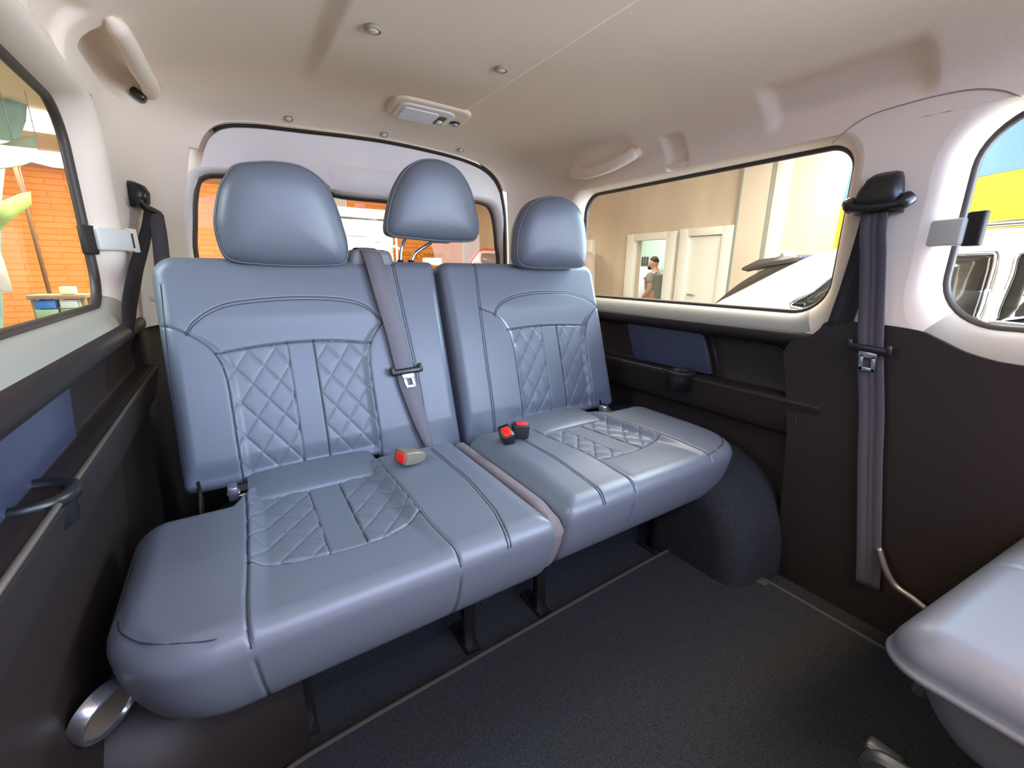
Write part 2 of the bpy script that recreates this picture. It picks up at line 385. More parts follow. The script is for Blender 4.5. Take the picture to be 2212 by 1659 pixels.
n = len(bk); back = [np.r_[bk, bo]]; V = np.r_[bk, bo, bk+[0, .03, 0], bo+[0, .03, 0]]; F = []
for k in range(n-1): F += [(k, k+1, n+k+1, n+k), (2*n+k, 3*n+k, 3*n+k+1, 2*n+k+1)]
wb = struct(mesh('wall_back', V, F, TRIM))
V, F = box((.5, 1.83, -.52), (1.5, .04, .64), .004); mesh('lower_panel', V, F, DARKP, wb)

# ---- lower side panels, floor
def extrude_y(prof, y0, y1, ny=2, th=.03, sg=1):
    prof = np.asarray(prof, float); n = len(prof); V = []; F = []
    ysl = np.linspace(y0, y1, ny)
    for y in ysl: V += [(x, y, z) for x, z in prof]
    for y in ysl: V += [(x+sg*th, y, z) for x, z in prof]
    m = ny*n
    for i in range(ny-1):
        for k in range(n-1):
            F.append((i*n+k, i*n+k+1, (i+1)*n+k+1, (i+1)*n+k)); F.append((m+i*n+k, m+(i+1)*n+k, m+(i+1)*n+k+1, m+i*n+k+1))
    for k in range(n-1): F.append((k, k+1, m+k+1, m+k)); F.append(((ny-1)*n+k, m+(ny-1)*n+k, m+(ny-1)*n+k+1, (ny-1)*n+k+1))
    for i in range(ny-1): F.append((i*n, (i+1)*n, m+(i+1)*n, m+i*n)); F.append((i*n+n-1, m+i*n+n-1, m+(i+1)*n+n-1, (i+1)*n+n-1))
    return V, F
PR = smooth_path([(1.208, -.140), (1.197, -.145), (1.191, -.153), (1.192, -.166), (1.200, -.176), (1.212, -.183), (1.232, -.190), (1.238, -.24), (1.236, -.300), (1.225, -.311), (1.195, -.313), (1.184, -.320), (1.186, -.335), (1.200, -.405), (1.212, -.418), (1.228, -.430), (1.235, -.6), (1.245, -.84)], 4)
wr = walls[1]
V, F = extrude_y(PR, .44, 1.76, 2, .05, 1); mesh('lower_panel', V, F, DARKP, wr, sharp=60, label='charcoal lower side panel')
PF = smooth_path([(1.196, -.090), (1.192, -.12), (1.192, -.2), (1.192, -.42), (1.20, -.6), (1.22, -.84)], 4)
# pillar foot: plain dark panel that rises higher between the two windows
foot = np.array([(-.30, -.155), (.10, -.158), (.20, -.150), (.262, -.125), (.295, -.112), (.37, -.106), (.455, -.108), (.475, -.130), (.50, -.158), (.53, -.166), (.545, -.20), (.53, -.26), (.502, -.42), (.48, -.84), (-.30, -.84)])
def ff(p, d): return np.c_[np.interp(-p[:, 1], -PF[:, 1][::1], PF[:, 0])-.004*(1-d)+.03*d, p[:, 0], p[:, 1]]
V, F = sheet(smooth_path(foot[:12], 4).tolist()+foot[12:].tolist(), [], .03, ff); mesh('pillar_panel', V, F, DARKP, wr, sharp=50, label='charcoal panel under the pillar')
# pocket plate, speaker outline, cup holder
def plate(corners, th, dirx, m, name, parent, bev=.006, label=None):
    c = np.array(corners, float); cc = c.mean(0); L = []
    for f, d in ((1, 0), (1, .6), (.97, 1)): L.append((cc+(c-cc)*f)+np.array([dirx*th*d, 0, 0]))
    V, F = rings(L); F += [tuple(range(len(c)))[::-1], tuple(2*len(c)+k for k in range(len(c)))]
    return mesh(name, V, F, m, parent, label=label, sharp=30)
pk = rrect(0, 1, 0, 1, .05, 4); q00, q10, q11, q01 = [np.array(p) for p in ((1.07, -.309), (.752, -.307), (.80, -.183), (1.118, -.182))]
bil = lambda uv: np.array([(1-u)*(1-v)*q00+u*(1-v)*q10+u*v*q11+(1-u)*v*q01 for u, v in uv])
b2 = bil(pk); plate(np.c_[np.full(len(b2), 1.232), b2], .01, -1, POCKET, 'pocket_panel', wr, label='blue black glossy pocket panel')
for off in (0, -.022):
    V, F = tube([(1.222, .795+off, -.186), (1.222, .748+off, -.306)], .0028, 6); mesh('panel_rib', V, F, DARKP, wr)
sp = smooth_path([(1.232, .75, -.190), (1.231, .63, -.190), (1.230, .575, -.196), (1.228, .543, -.220), (1.228, .522, -.262), (1.215, .505, -.31), (1.19, .49, -.36), (1.197, .483, -.40)], 6)
V, F = tube(sp, .0035, 8); mesh('panel_rib', V, F, DARKP, wr)
cu = thing('cup_holder', 'black cup holder ring set in the right armrest ledge', 'cup holder', (1.178, .835, -.36))
V, F = disc((1.178, .835, -.313), (0, 0, 1), .043, .010, 32, .036); mesh('rim', V, F, DARKP, cu)
cw = [np.array([(1.178+r*math.cos(a), .835+r*math.sin(a), z) for a in np.linspace(0, 2*math.pi, 32, endpoint=False)]) for r, z in ((.042, -.308), (.040, -.36), (.0375, -.36), (.0365, -.308), (.034, -.355), (.002, -.355))]
V, F = rings(cw); mesh('cup', V, F, BLACKP, cu)
V, F = tube([(1.186, 1.40, -.314), (1.186, .882, -.314)], .0030, 8); mesh('ledge_highlight', V, F, mat('taupe_highlight', (74, 65, 54), .5), wr, label='paler strip standing in for the lit edge of the ledge')  # highlight on the ledge edge put in as a paler strip
# left lower panel
PL = smooth_path([(-.208, -.120), (-.196, -.126), (-.190, -.136), (-.192, -.150), (-.200, -.158), (-.214, -.164), (-.226, -.20), (-.226, -.24), (-.220, -.248), (-.196, -.250), (-.184, -.256), (-.185, -.268), (-.200, -.335), (-.212, -.35), (-.222, -.365), (-.230, -.6), (-.240, -.84)], 4)
wlf = walls[-1]
V, F = extrude_y(PL, -.72, 1.46, 2, .05, -1); mesh('lower_panel', V, F, DARKP, wlf, sharp=60, label='charcoal lower side panel')
crn = np.array([(-.25, 1.43), (-.205, 1.46), (-.195, 1.54), (-.175, 1.63), (-.14, 1.70), (-.09, 1.76)]); crn = smooth_path(crn, 6)
V = [(x-.0, y, z) for z in (-.115, -.84) for x, y in crn]+[(x-.02, y+.01, z) for z in (-.115, -.84) for x, y in crn]; n = len(crn); F = []
for k in range(n-1):
    F += [(k, k+1, n+k+1, n+k), (2*n+k, 3*n+k, 3*n+k+1, 2*n+k+1), (k, 2*n+k, 2*n+k+1, k+1), (n+k, n+k+1, 3*n+k+1, 3*n+k)]
mesh('corner_panel', V, F, DARKP, wlf)
V, F = tube([(-.186, 1.42, -.252), (-.186, .45, -.252)], .0034, 8); mesh('ledge_highlight', V, F, mat('taupe_highlight', (74, 65, 54), .5), wlf, label='paler strip standing in for the lit edge of the ledge')  # left ledge highlight, also a strip of paler colour
pl = np.array([(.50, -.255), (.868, -.252), (.898, -.162), (.50, -.162)]); plate(np.c_[np.full(4, -.228), pl], .008, 1, POCKET, 'pocket_panel', wlf, label='blue black glossy pocket panel')
cu = thing('cup_holder', 'black cup holder lip jutting from the left armrest ledge', 'cup holder', (-.216, .648, -.30))
V, F = disc((-.216, .648, -.256), (0, 0, 1), .043, .012, 32, .031); mesh('rim', V, F, BLACKP, cu)
cw = [np.array([(-.216+r*math.cos(a), .648+r*math.sin(a), z) for a in np.linspace(0, 2*math.pi, 32, endpoint=False)]) for r, z in ((.039, -.250), (.036, -.285), (.0335, -.285), (.0325, -.250), (.030, -.281), (.002, -.281))]
V, F = rings(cw); mesh('cup', V, F, BLACKP, cu)
V, F = box((.5, .25, -.85), (1.5, 3.06, .04), .003); struct(mesh('floor', V, F, CARPET, smooth=False))
# rear carpet heel board under the bench
V, F = box((.5, .82, -.74), (1.38, .03, .2), .006, rot=rotx(-.15)); struct(mesh('trim_2', V, F, CARPET))
# carpet mat with a bound rear edge
mo = smooth_path([(1.10, -1.1), (1.12, .35), (1.10, .45), (1.06, .60), (1.02, .672), (.98, .684), (.6, .672), (.3, .660), (.02, .646), (-.03, .628), (-.045, .58), (-.05, .3), (-.05, -1.1)], 5)
V, F = sheet(mo, [], .06, lambda p, d: np.c_[p, np.full(len(p), -.80-.028*d)])
fm = thing('floor_mat', 'black carpet mat on the van floor in front of the bench', 'mat', (.5, -.2, -.828))
mesh('carpet', V, F, CARPET, fm, sharp=40)
bd = np.c_[mo, np.full(len(mo), -.803)]; V, F = tube(bd, .006, 8); mesh('bound_edge', V, F, mat('mat_binding', (58, 54, 48), .9), fm)
# wheel arch cover right, side step box left
def arch2(x0, x1, yc, ry, zt, zb, r=.07, n=30):
    L = []
    for f, x in [(0.02, x0)]+[(1-r/ry*(1-math.sin(k/6*math.pi/2)), x0+r*(1-math.cos(k/6*math.pi/2))) for k in range(7)]+[(1, x1)]:
        L.append(np.array([(x, yc-ry*f*math.copysign(abs(math.cos(t))**.7, math.cos(t)), zb+(zt-zb)*f*math.sin(t)**.7) for t in np.linspace(0, math.pi, n)]))
    n = len(L[0]); V = np.concatenate(L); F = []
    for i in range(len(L)-1):
        for k in range(n-1): F.append((i*n+k, i*n+k+1, (i+1)*n+k+1, (i+1)*n+k))
    return V, F
V, F = box((.5, -.74, -.43), (1.44, .05, .82), .02, 3); struct(mesh('light_block', V, F, DARKP))  # added bulkhead behind the camera, keeps low front light off the bench
V, F = arch2(1.00, 1.26, .90, .43, -.48, -.83); struct(mesh('trim_3', V, F, CARPET))
V, F = arch2(-.01, -.27, .95, .30, -.60, -.83, .03); struct(mesh('trim_4', V, F, DARKP))

# ================================================================== SEATS
SEAM_SHADE = mat('slate_seam_shade', (46, 48, 54), .7)  # dark seam lines; the shade of the grooves is put into their colour
def pillow(w, h, T, er, radii, xf, hf=None, grooves=(), res=.003, skirt=10, ger=8, seam_paths=None):
    """upholstered pad: w x h rounded rectangle (centred on 0,0), thickness T, rolled edge er; hf(x,y) height offset, grooves [(line, depth, width)], xf maps (x,y,h)->xyz"""
    def axis(L):
        e = er*(1-np.cos(np.linspace(0, math.pi/2, ger+1))); mid = np.linspace(-L/2+er, L/2-er, max(3, int((L-2*er)/res)))
        return np.r_[-L/2+e[:-1], mid, (L/2-e[:-1])[::-1]]
    ax, ay = axis(w), axis(h); nx, ny = len(ax), len(ay); X, Y = np.meshgrid(ax, ay); X = X.ravel().copy(); Y = Y.ravel().copy()
    E = np.minimum(np.minimum(X+w/2, w/2-X), np.minimum(Y+h/2, h/2-Y))
    for q, (sx, sy) in enumerate(((1, 1), (-1, 1), (-1, -1), (1, -1))):
        r = radii[q]; cx, cy = sx*(w/2-r), sy*(h/2-r); p, t = (X-cx)*sx/r, (Y-cy)*sy/r; k = (p > 0) & (t > 0)
        m = np.maximum(p, t); nn = np.hypot(p, t)+1e-12; f = np.where(k, m/nn, 1)
        X = np.where(k, cx+sx*p*f*r, X); Y = np.where(k, cy+sy*t*f*r, Y); E = np.where(k, r*(1-m), E)
    Ec = np.clip(E, 0, er); H = T-er+np.sqrt(np.maximum(0, er*er-(er-Ec)**2)); msk = sst(0, er*1.3, E)
    pts = np.c_[X, Y]
    if hf is not None: H = H+hf(X, Y)*msk
    for line, d, wd in grooves:
        s = segdist(pts, line); H = H-d*np.exp(-(s/wd)**2)*sst(-.001, er*.35, E)
    idx = np.arange(nx*ny).reshape(ny, nx); F = [tuple(q) for q in np.c_[idx[:-1, :-1].ravel(), idx[:-1, 1:].ravel(), idx[1:, 1:].ravel(), idx[1:, :-1].ravel()]]
    ring = np.r_[idx[0, :-1], idx[:-1, -1], idx[-1, :0:-1], idx[:0:-1, 0]]
    V = np.c_[X, Y, H]; rx, ry, rh = X[ring], Y[ring], H[ring]; gd = np.zeros(len(ring))
    for line, d, wd in grooves: gd += d*np.exp(-(segdist(np.c_[rx, ry], line)/wd)**2)
    n = len(V); m = len(ring); prev = ring
    tx, ty = np.roll(rx, -1)-np.roll(rx, 1), np.roll(ry, -1)-np.roll(ry, 1); ln = np.hypot(tx, ty)+1e-12; nxv, nyv = ty/ln, -tx/ln
    for k in range(1, skirt+1):
        t = k/skirt; hh = rh*(1-t); inn = .012*max(0, (t-.75)/.25)**2; bul = .004*math.sin(math.pi*min(1, t*1.1))
        cx = rx+nxv*(bul-gd*.8-inn); cy = ry+nyv*(bul-gd*.8-inn); V = np.r_[V, np.c_[cx, cy, hh]]
        cur = np.arange(n+(k-1)*m, n+k*m)
        F += [tuple(q) for q in np.c_[prev, np.roll(prev, -1), np.roll(cur, -1), cur]]; prev = cur
    F.append(tuple(prev))
    if seam_paths is not None:
        for line, d, wd in grooves:
            q = np.asarray(line, float); dd = np.r_[0, np.cumsum(np.hypot(*np.diff(q, axis=0).T))]; sp = np.linspace(0, dd[-1], max(6, int(dd[-1]/.006)))
            q = np.c_[np.interp(sp, dd, q[:, 0]), np.interp(sp, dd, q[:, 1])]; e = np.minimum(w/2-np.abs(q[:, 0]), h/2-np.abs(q[:, 1])); k = e > .0015; q, e = q[k], e[k]
            if len(q) < 4: continue
            ec = np.clip(e, 0, er); hh = T-er+np.sqrt(np.maximum(0, er*er-(er-ec)**2))
            if hf is not None: hh = hh+hf(q[:, 0], q[:, 1])*sst(0, er*1.3, e)
            hh = hh-d*sst(-.001, er*.35, e)+np.where(e < er, .0012, .0004); P = xf(np.c_[q, hh]); seam_paths.append(P)
    return xf(V), F
def add_seam_shade(part, seam_paths, r=.0010):
    for P in seam_paths: V, F = tube(P, r, 6); mesh('seam_shade', V, F, SEAM_SHADE, part)
def quilt(region, x0, y0, dx, dy, depth, puff=.0016):
    """diamond stitching inside a polygon: two families of sunken lines with puffed diamonds between"""
    region = np.asarray(region)
    def f(X, Y):
        u = (X-x0)/dx+(Y-y0)/dy; v = (X-x0)/dx-(Y-y0)/dy; du = np.abs(u-np.round(u)); dv = np.abs(v-np.round(v)); m = inpoly(np.c_[X, Y], region)
        k = math.hypot(1/dx, 1/dy); d = np.minimum(du, dv)/k
        return np.where(m, -depth*np.exp(-(d/.0017)**2)+puff*(1-np.exp(-d/.007)), 0)
    return f
C_ = smooth_path
RES = .0019
BY0, BZ0, BLEN = 1.047, -.464, .5025
BVy, BVz = .155/BLEN, .478/BLEN        # up the reclined back
def back_xf(xc, vc, T):
    def f(P):
        x, v, h = P[:, 0]+xc, P[:, 1]+vc, P[:, 2]-T; v = v-.04*sst(.06, .0, v)*np.maximum(sst(.27, .31, x)*(x < .517), sst(.70, .66, x)*(x > .517)); return np.c_[x, BY0+v*BVy-h*BVz, BZ0+v*BVz+h*BVy]
    return f
def shift(L, xc, vc): return np.asarray(L)-[xc, vc]
def make_seat(side):
    lab = ('wide left section of the grey leather rear bench with two headrests', 'narrow right section of the grey leather rear bench with one headrest')[side]
    seat = thing('bench_seat', lab, 'seat', (.5*(-.19+.476) if side == 0 else .83, .78, -.82), 'sections of the rear bench')
    # ---------------- backrest
    x0, x1 = ((-.133, .510), (.524, 1.122))[side]; xc, vc, T = (x0+x1)/2, .258, .115
    if side == 0:
        pL = C_([(-.135, .366), (-.10, .350), (-.063, .322), (-.042, .294), (-.030, .255), (-.026, .2), (-.026, .1), (-.026, -.01)], 5)
        pR = C_([(.338, .345), (.312, .320), (.294, .290), (.284, .245), (.282, .185), (.282, .1), (.282, -.01)], 5)
        pT = C_([(-.041, .294), (.044, .304), (.122, .308), (.205, .305), (.295, .292)], 5)
        aT = C_([(-.088, .344), (-.07, .368), (-.033, .394), (.012, .408), (.107, .416), (.199, .414), (.264, .404), (.302, .385), (.337, .345)], 5)
        s0, s1 = [(.101, .309), (.101, -.01)], [(.159, .309), (.159, -.01)]
        vs = [([(-.118, .45), (-.124, .3), (-.124, .05)], .0015, .002), ([(.382, .51), (.390, .35), (.400, .2), (.404, .0)], .0016, .0018), ([(.388, .51), (.396, .35), (.406, .2), (.410, .0)], .0012, .0018)]
        qs = [(-.005, .0)]
    else:
        pL = C_([(.628, .369), (.675, .349), (.706, .311), (.723, .251), (.726, .171), (.726, .082), (.726, -.01)], 5)
        pR = C_([(1.13, .372), (1.10, .352), (1.073, .336), (1.038, .300), (1.023, .251), (1.021, .17), (1.021, .088), (1.021, -.01)], 5)
        pT = C_([(.711, .299), (.80, .304), (.909, .303), (1.038, .295)], 5)
        aT = C_([(.674, .349), (.697, .380), (.753, .405), (.854, .417), (.971, .413), (1.051, .393), (1.11, .358)], 5)
        s0, s1 = [(.847, .303), (.847, -.01)], [(.911, .303), (.911, -.01)]
        vs = [([(.641, .51), (.630, .35), (.625, .2), (.623, .0)], .0018, .002), ([(.635, .51), (.624, .35), (.619, .2), (.617, .0)], .001, .0018)]
    aT2 = aT-[0, .007]
    gr = [(pL, .0045, .0021), (pR, .0045, .0021), (pT, .0045, .0021), (s0, .0034, .0019), (s1, .0034, .0019), (aT, .0016, .0017), (aT2, .0016, .0017)]+vs
    gr = [(shift(l, xc, vc), d, w) for l, d, w in gr]
    lo = np.r_[pL[pL[:, 1] <= .2945], pR[pR[:, 1] <= .2925][::-1]]
    kx = lambda a: a
    regA = np.r_[np.r_[pT[pT[:, 0] <= s0[0][0]], [s0[0]]], [s0[1]], pL[::-1][pL[::-1][:, 1] < .29]]-[xc, vc]
    regB = np.r_[[s1[0]], pT[pT[:, 0] >= s1[0][0]], pR[pR[:, 1] < .29], [s1[1]]]-[xc, vc]
    qa, qb = quilt(regA, s0[0][0]-xc, .0, .055, .077, .0010), quilt(regB, s1[0][0]-xc, .0, .055, .077, .0010)
    pan = np.r_[pL, pR[::-1]]
    xl = lambda Y: np.interp(Y, pL[::-1][:, 1]-vc, pL[::-1][:, 0]-xc); xr = lambda Y: np.interp(Y, pR[::-1][:, 1]-vc, pR[::-1][:, 0]-xc)
    def hf(X, Y):
        ins = sst(-.004, .02, X-xl(Y))*sst(-.004, .02, xr(Y)-X)*(1-sst(.04, .12, Y))
        bol = .010*(1-ins); roll = .006*np.sin(np.clip((Y+.25)/.5, 0, 1)*math.pi)
        low = -.010*sst(-.19, -.25, Y)
        return bol-.006+qa(X, Y)+qb(X, Y)+roll+low
    rt = .045 if side == 0 else .03; V, F = pillow(x1-x0, .516, T, .024, (.02 if side == 0 else .045, rt, .02, .02), back_xf(xc, vc, T), hf, gr, RES, seam_paths=(th := []))
    bk = mesh('seat_back', V, F, LEATHER, seat); add_seam_shade(bk, th)
    # ---------------- cushion
    x0, x1, y0, y1 = ((-.197, .468, .545, 1.015), (.502, 1.157, .560, 1.015))[side]; xc, yc, T = (x0+x1)/2, (y0+y1)/2, .165; TOP = -.445
    if side == 0:
        sL = C_([(-.022, 1.03), (-.024, .85), (-.029, .70), (-.034, .62), (-.035, .55), (-.036, .53)], 5)
        sR = C_([(.249, 1.03), (.250, .85), (.251, .704), (.257, .627), (.262, .571), (.262, .53)], 5)
        fr = C_([(-.029, .704), (.023, .686), (.103, .671), (.18, .672), (.251, .704)], 5)
        t0, t1 = [(.089, 1.0), (.085, .674)], [(.150, 1.0), (.146, .674)]
        ex = [([(.376, .96), (.379, .76), (.371, .635), (.356, .575), (.352, .53)], .0015, .002), ([(.382, .96), (.385, .76), (.377, .635), (.362, .575), (.358, .53)], .001, .0018),
              (C_([(-.035, .566), (-.08, .572), (-.125, .592), (-.160, .625), (-.18, .68), (-.185, .8), (-.182, .92)], 5), .0045, .0022)]
        rad = (.03, .06, .13, .02); pan0 = (-.03, .25)
    else:
        sL = C_([(.668, 1.03), (.684, .85), (.699, .714), (.700, .64), (.695, .57), (.694, .54)], 5)
        sR = C_([(.934, 1.03), (.955, .847), (.968, .729), (.978, .66), (.978, .60), (.975, .57)], 5)
        fr = C_([(.700, .714), (.785, .704), (.876, .708), (.968, .729)], 5)
        t0, t1 = [(.772, 1.01), (.801, .706)], [(.834, 1.01), (.871, .708)]
        ex = [([(.613, .99), (.614, .75), (.610, .628), (.604, .58), (.602, .54)], .0018, .002), ([(.607, .99), (.608, .75), (.604, .628), (.598, .58), (.596, .54)], .001, .0018),
              (C_([(.978, .585), (1.03, .592), (1.085, .612), (1.12, .65), (1.138, .71), (1.145, .80), (1.142, .92)], 5), .003, .003)]
        rad = (.06, .03, .02, .13); pan0 = (.70, .97)
    gr = [(sL, .0055, .0024), (sR, .0055, .0024), (fr, .0045, .0022), (t0, .0034, .0019), (t1, .0034, .0019)]+ex
    gr = [(shift(l, xc, yc), d, w) for l, d, w in gr]
    sh = np.array([xc, yc])
    regA = np.r_[sL[sL[:, 1] >= fr[0][1]], fr[fr[:, 0] <= t0[1][0]], [t0[1]], [t0[0]]]-sh
    regB = np.r_[[t1[0]], [t1[1]], fr[fr[:, 0] >= t1[1][0]], sR[sR[:, 1] >= fr[-1][1]][::-1]]-sh
    qa, qb = quilt(regA, t0[0][0]-xc, .0, .056, .066, .0013, .0024), quilt(regB, t1[0][0]-xc, .0, .056, .066, .0013, .0024)
    xl = lambda Y: np.interp(Y, sL[::-1][:, 1]-yc, sL[::-1][:, 0]-xc); xr = lambda Y: np.interp(Y, sR[::-1][:, 1]-yc, sR[::-1][:, 0]-xc)
    def hc(X, Y):
        ins = sst(-.002, .030, X-xl(Y))*sst(-.002, .030, xr(Y)-X); back = sst(-.18, -.02, Y)
        return .013*(1-ins)*(0.35+.65*back)-.005*back*ins-.003+qa(X, Y)+qb(X, Y)
    def cxf(P):
        x, y, h = P[:, 0]+xc, P[:, 1]+yc, P[:, 2]; t = np.clip(1-h/T, 0, 1); fw = sst(.08, -.225, P[:, 1])
        y = y+.055*t**1.3*fw; x = x+(.02*t**1.3*np.clip((xc-x)/(x1-x0)*2, 0, 1) if side == 0 else -.02*t**1.3*np.clip((x-xc)/(x1-x0)*2, 0, 1))
        pull = .080*sst(-.005, -.05, x) if side == 0 else .04*sst(.93, .99, x)
        y = y-pull*sst(.70, 1.0, y)
        return np.c_[x, y, TOP-T+h+0*t]
    V, F = pillow(x1-x0, y1-y0, T, .042, rad, cxf, hc, gr, RES, seam_paths=(th := []))
    cs = mesh('seat_cushion', V, F, LEATHER, seat); add_seam_shade(cs, th)
    # quilted cushion panel runs up into a plain flap that tucks under the backrest
    fx0, fx1 = ((-.018, .250), (.690, .945))[side]; V = []; nn = 12; q0 = (.918, .912)[side]; prof = smooth_path([(q0, TOP-.022), (q0+.006, TOP-.006), (q0+.016, TOP+.001), (q0+.06, TOP+.004), (1.065, TOP+.000)], 3)
    yfl = [(p[0], p[1]) for p in prof]; V = []; F = []
    for (y, z) in yfl:
        for k in range(nn+1): V.append((fx0+(fx1-fx0)*k/nn, y, z-.006*(2*k/nn-1)**4))
    for i in range(len(yfl)-1):
        for k in range(nn): a = i*(nn+1)+k; F.append((a, a+1, a+nn+2, a+nn+1))
    m_ = len(V); V += [(x, y, z-.02) for x, y, z in V]; F += [tuple(i+m_ for i in f[::-1]) for f in F]
    mesh('seat_flap', V, F, LEATHER, seat, label='plain leather flap between cushion and backrest')
    # side cloth in the gap, base frame and legs
    if side == 1:
        V, F = pillow(.030, y1-y0-.004, .145, .012, (.008,)*4, lambda P: np.c_[P[:, 0]+.485, P[:, 1]+yc+.004+.05*np.clip(1-P[:, 2]/.145, 0, 1)*sst(.12, -.19, P[:, 1])+.028*np.clip((P[:, 2]-.12)/.025, 0, 1)*sst(-.1, -.22, P[:, 1]), TOP-.160+P[:, 2]-.012*sst(-.15, -.23, P[:, 1])], None, (), .01)
        mesh('cushion_side', V, F, GAPCLOTH, seat, label='grey brown cloth side of the cushion')
    V, F = box((xc, .79, TOP-T-.015), (x1-x0-.14, .26, .05), .01); mesh('seat_base', V, F, BLACKP, seat)
    for lx in ((.02, .36) if side == 0 else (.56, 1.0)):
        mb = MB(); mb.add(*box((lx, .73, -.73), (.030, .022, .21), .005)).add(*box((lx, .80, -.83), (.036, .2, .02), .004)); mb.out('seat_leg', BLACKP, seat)
    for bx in ((-.105,) if side == 0 else (1.055,)):
        pl = smooth_path([(bx, .98, -.56), (bx, .99, -.50), (bx, 1.03, -.466), (bx, 1.09, -.45)], 4)
        V, F = ribbon(pl, .018, (0, 1, .3), .004); mesh('hinge_bracket', V, F, BLACKP, seat)
    mb = MB(); hx = -.045 if side == 0 else 1.0; mb.add(*box((hx, .985, -.447), (.018, .03, .03), .004)).add(*tube([(hx-.01, .985, -.45), (hx+.012, .985, -.45)], .007, 10)); mb.out('hinge_pin', mat('steel_grey', (150, 152, 158), .35, metal=.8), seat)
    return seat
def headrest(seat, out, y, thick, lean, posts, bend=None):
    o = smooth_path(out, 4, True); c = o.mean(0); L = []
    prof = [(0.02, -1.0), (.25, -.985), (.5, -.94), (.7, -.85), (.84, -.70), (.93, -.48), (.98, -.22), (1.0, .02), (.985, .25), (.93, .5), (.82, .72), (.66, .87), (.4, .97), (.02, 1.0)]
    prof = smooth_path(prof, 3)
    for f, d in prof:
        q = c+(o-c)*min(f, 1); seam = .0
        L.append(np.c_[q[:, 0], y+thick/2*d-.0*q[:, 0]+(q[:, 1]-c[1])*lean, q[:, 1]])
    V, F = rings(L); n = len(o); F += [tuple(range(n)), tuple((len(L)-1)*n+k for k in range(n))]
    h = mesh('headrest', V, F, LEATHER, seat)
    for f, d in ((.972, -.34), (.985, -.20)):
        q = c+(o-c)*f; V, F = tube(np.c_[q[:, 0], y+thick/2*d+(q[:, 1]-c[1])*lean, q[:, 1]], .0016, 6, True); mesh('seam', V, F, LEATHER, h)
    for P in posts:
        V, F = tube(smooth_path(P, 6), .0052, 12); mesh('headrest_post', V, F, CHROME, h, label='polished steel post')
        b = P[-1]; V, F = tube([(b[0], b[1], b[2]+.012), (b[0], b[1], b[2]-.01)], .009, 14); mesh('post_sleeve', V, F, BLACKP, h)
    return h
left = make_seat(0); right = make_seat(1)
hrL = [(.046, .221), (.085, .232), (.133, .238), (.18, .234), (.223, .209), (.247, .164), (.262, .112), (.271, .063), (.266, .037), (.243, .023), (.148, .019), (.07, .022), (.017, .028), (-.002, .047), (-.009, .086), (-.004, .124), (.010, .171), (.027, .2)]
hrC = [(.379, .165), (.397, .211), (.43, .257), (.476, .282), (.529, .285), (.577, .268), (.612, .228), (.633, .174), (.645, .124), (.640, .095), (.617, .080), (.521, .077), (.427, .081), (.377, .085), (.366, .107)]
hrR = [(.752, .062), (.754, .116), (.775, .175), (.812, .212), (.883, .232), (.949, .226), (.998, .192), (1.024, .131), (1.037, .071), (1.033, .038), (1.005, .025), (.843, .022), (.770, .032)]
sink = lambda o, c: [(x, z-(.016 if z < c else .006)) for x, z in o]
headrest(left, sink(hrL, .06), 1.195, .105, -.06, [[(x, 1.20, .06), (x, 1.205, .02), (x, 1.21, .0)] for x in (.075, .185)])
headrest(left, hrC, 1.195, .105, -.06, [[(.440, 1.20, .11), (.432, 1.235, .075), (.424, 1.24, .045), (.421, 1.24, .014)], [(.535, 1.20, .10), (.50, 1.235, .068), (.466, 1.24, .044), (.452, 1.24, .014)]])
headrest(right, sink(hrR, .07), 1.165, .125, -.06, [[(x, 1.20, .06), (x, 1.205, .02), (x, 1.21, .0)] for x in (.83, .96)])
# adjuster button on the middle headrest and a small knob by the left one
V, F = box((.545, 1.232, .083), (.05, .022, .016), .005); mesh('post_bracket', V, F, mat('grey_bracket', (150, 152, 165), .4), left)
V, F = tube([(.205, 1.20, .024), (.245, 1.20, .024)], .0025, 8); V2, F2 = tube([(.199, 1.2, .024), (.207, 1.2, .024)], .006, 10); MB().add(V, F).add(V2, F2).out('release_button', mat('white_plastic', (225, 225, 225), .4), left)

# ================================================================== BELTS, BUCKLES, GRIPS, LAMP
STEEL = mat('brushed_steel', (176, 176, 180), .3, metal=.9)
def buckle_tongue(parent, c, ax, dn, nr, w=.078, pl=.036, pw=.034):
    """moulded crossbar with a steel plate below: ax along the bar, dn down the strap, nr out of the strap"""
    ax, dn, nr = [np.array(v, float)/np.linalg.norm(v) for v in (ax, dn, nr)]; c = np.array(c, float)
    M = Matrix((tuple(ax), tuple(dn), tuple(nr))).transposed(); mb = MB()
    P = lambda a, b, n=0: c+ax*a+dn*b+nr*n
    mb.add(*box(P(0, 0), (w, .016, .011), .005, 3, M)); mb.add(*box(P(-w*.46, -.004), (.012, .024, .012), .005, 3, M)); mb.add(*box(P(w*.46, -.004), (.012, .024, .012), .005, 3, M))
    mb.out('tongue_grip', BLACKP, parent)
    mb = MB(); mb.add(*box(P(0, .013), (pw, .014, .003), .001, 2, M)); mb.add(*box(P(0, .013+pl-.006), (pw*.9, .008, .003), .0012, 2, M))
    for q in (-1, 1): mb.add(*box(P(q*(pw*.45-.004), .013+pl*.5), (.008, pl-.004, .003), .0012, 2, M))
    mb.out('tongue_plate', STEEL, parent)
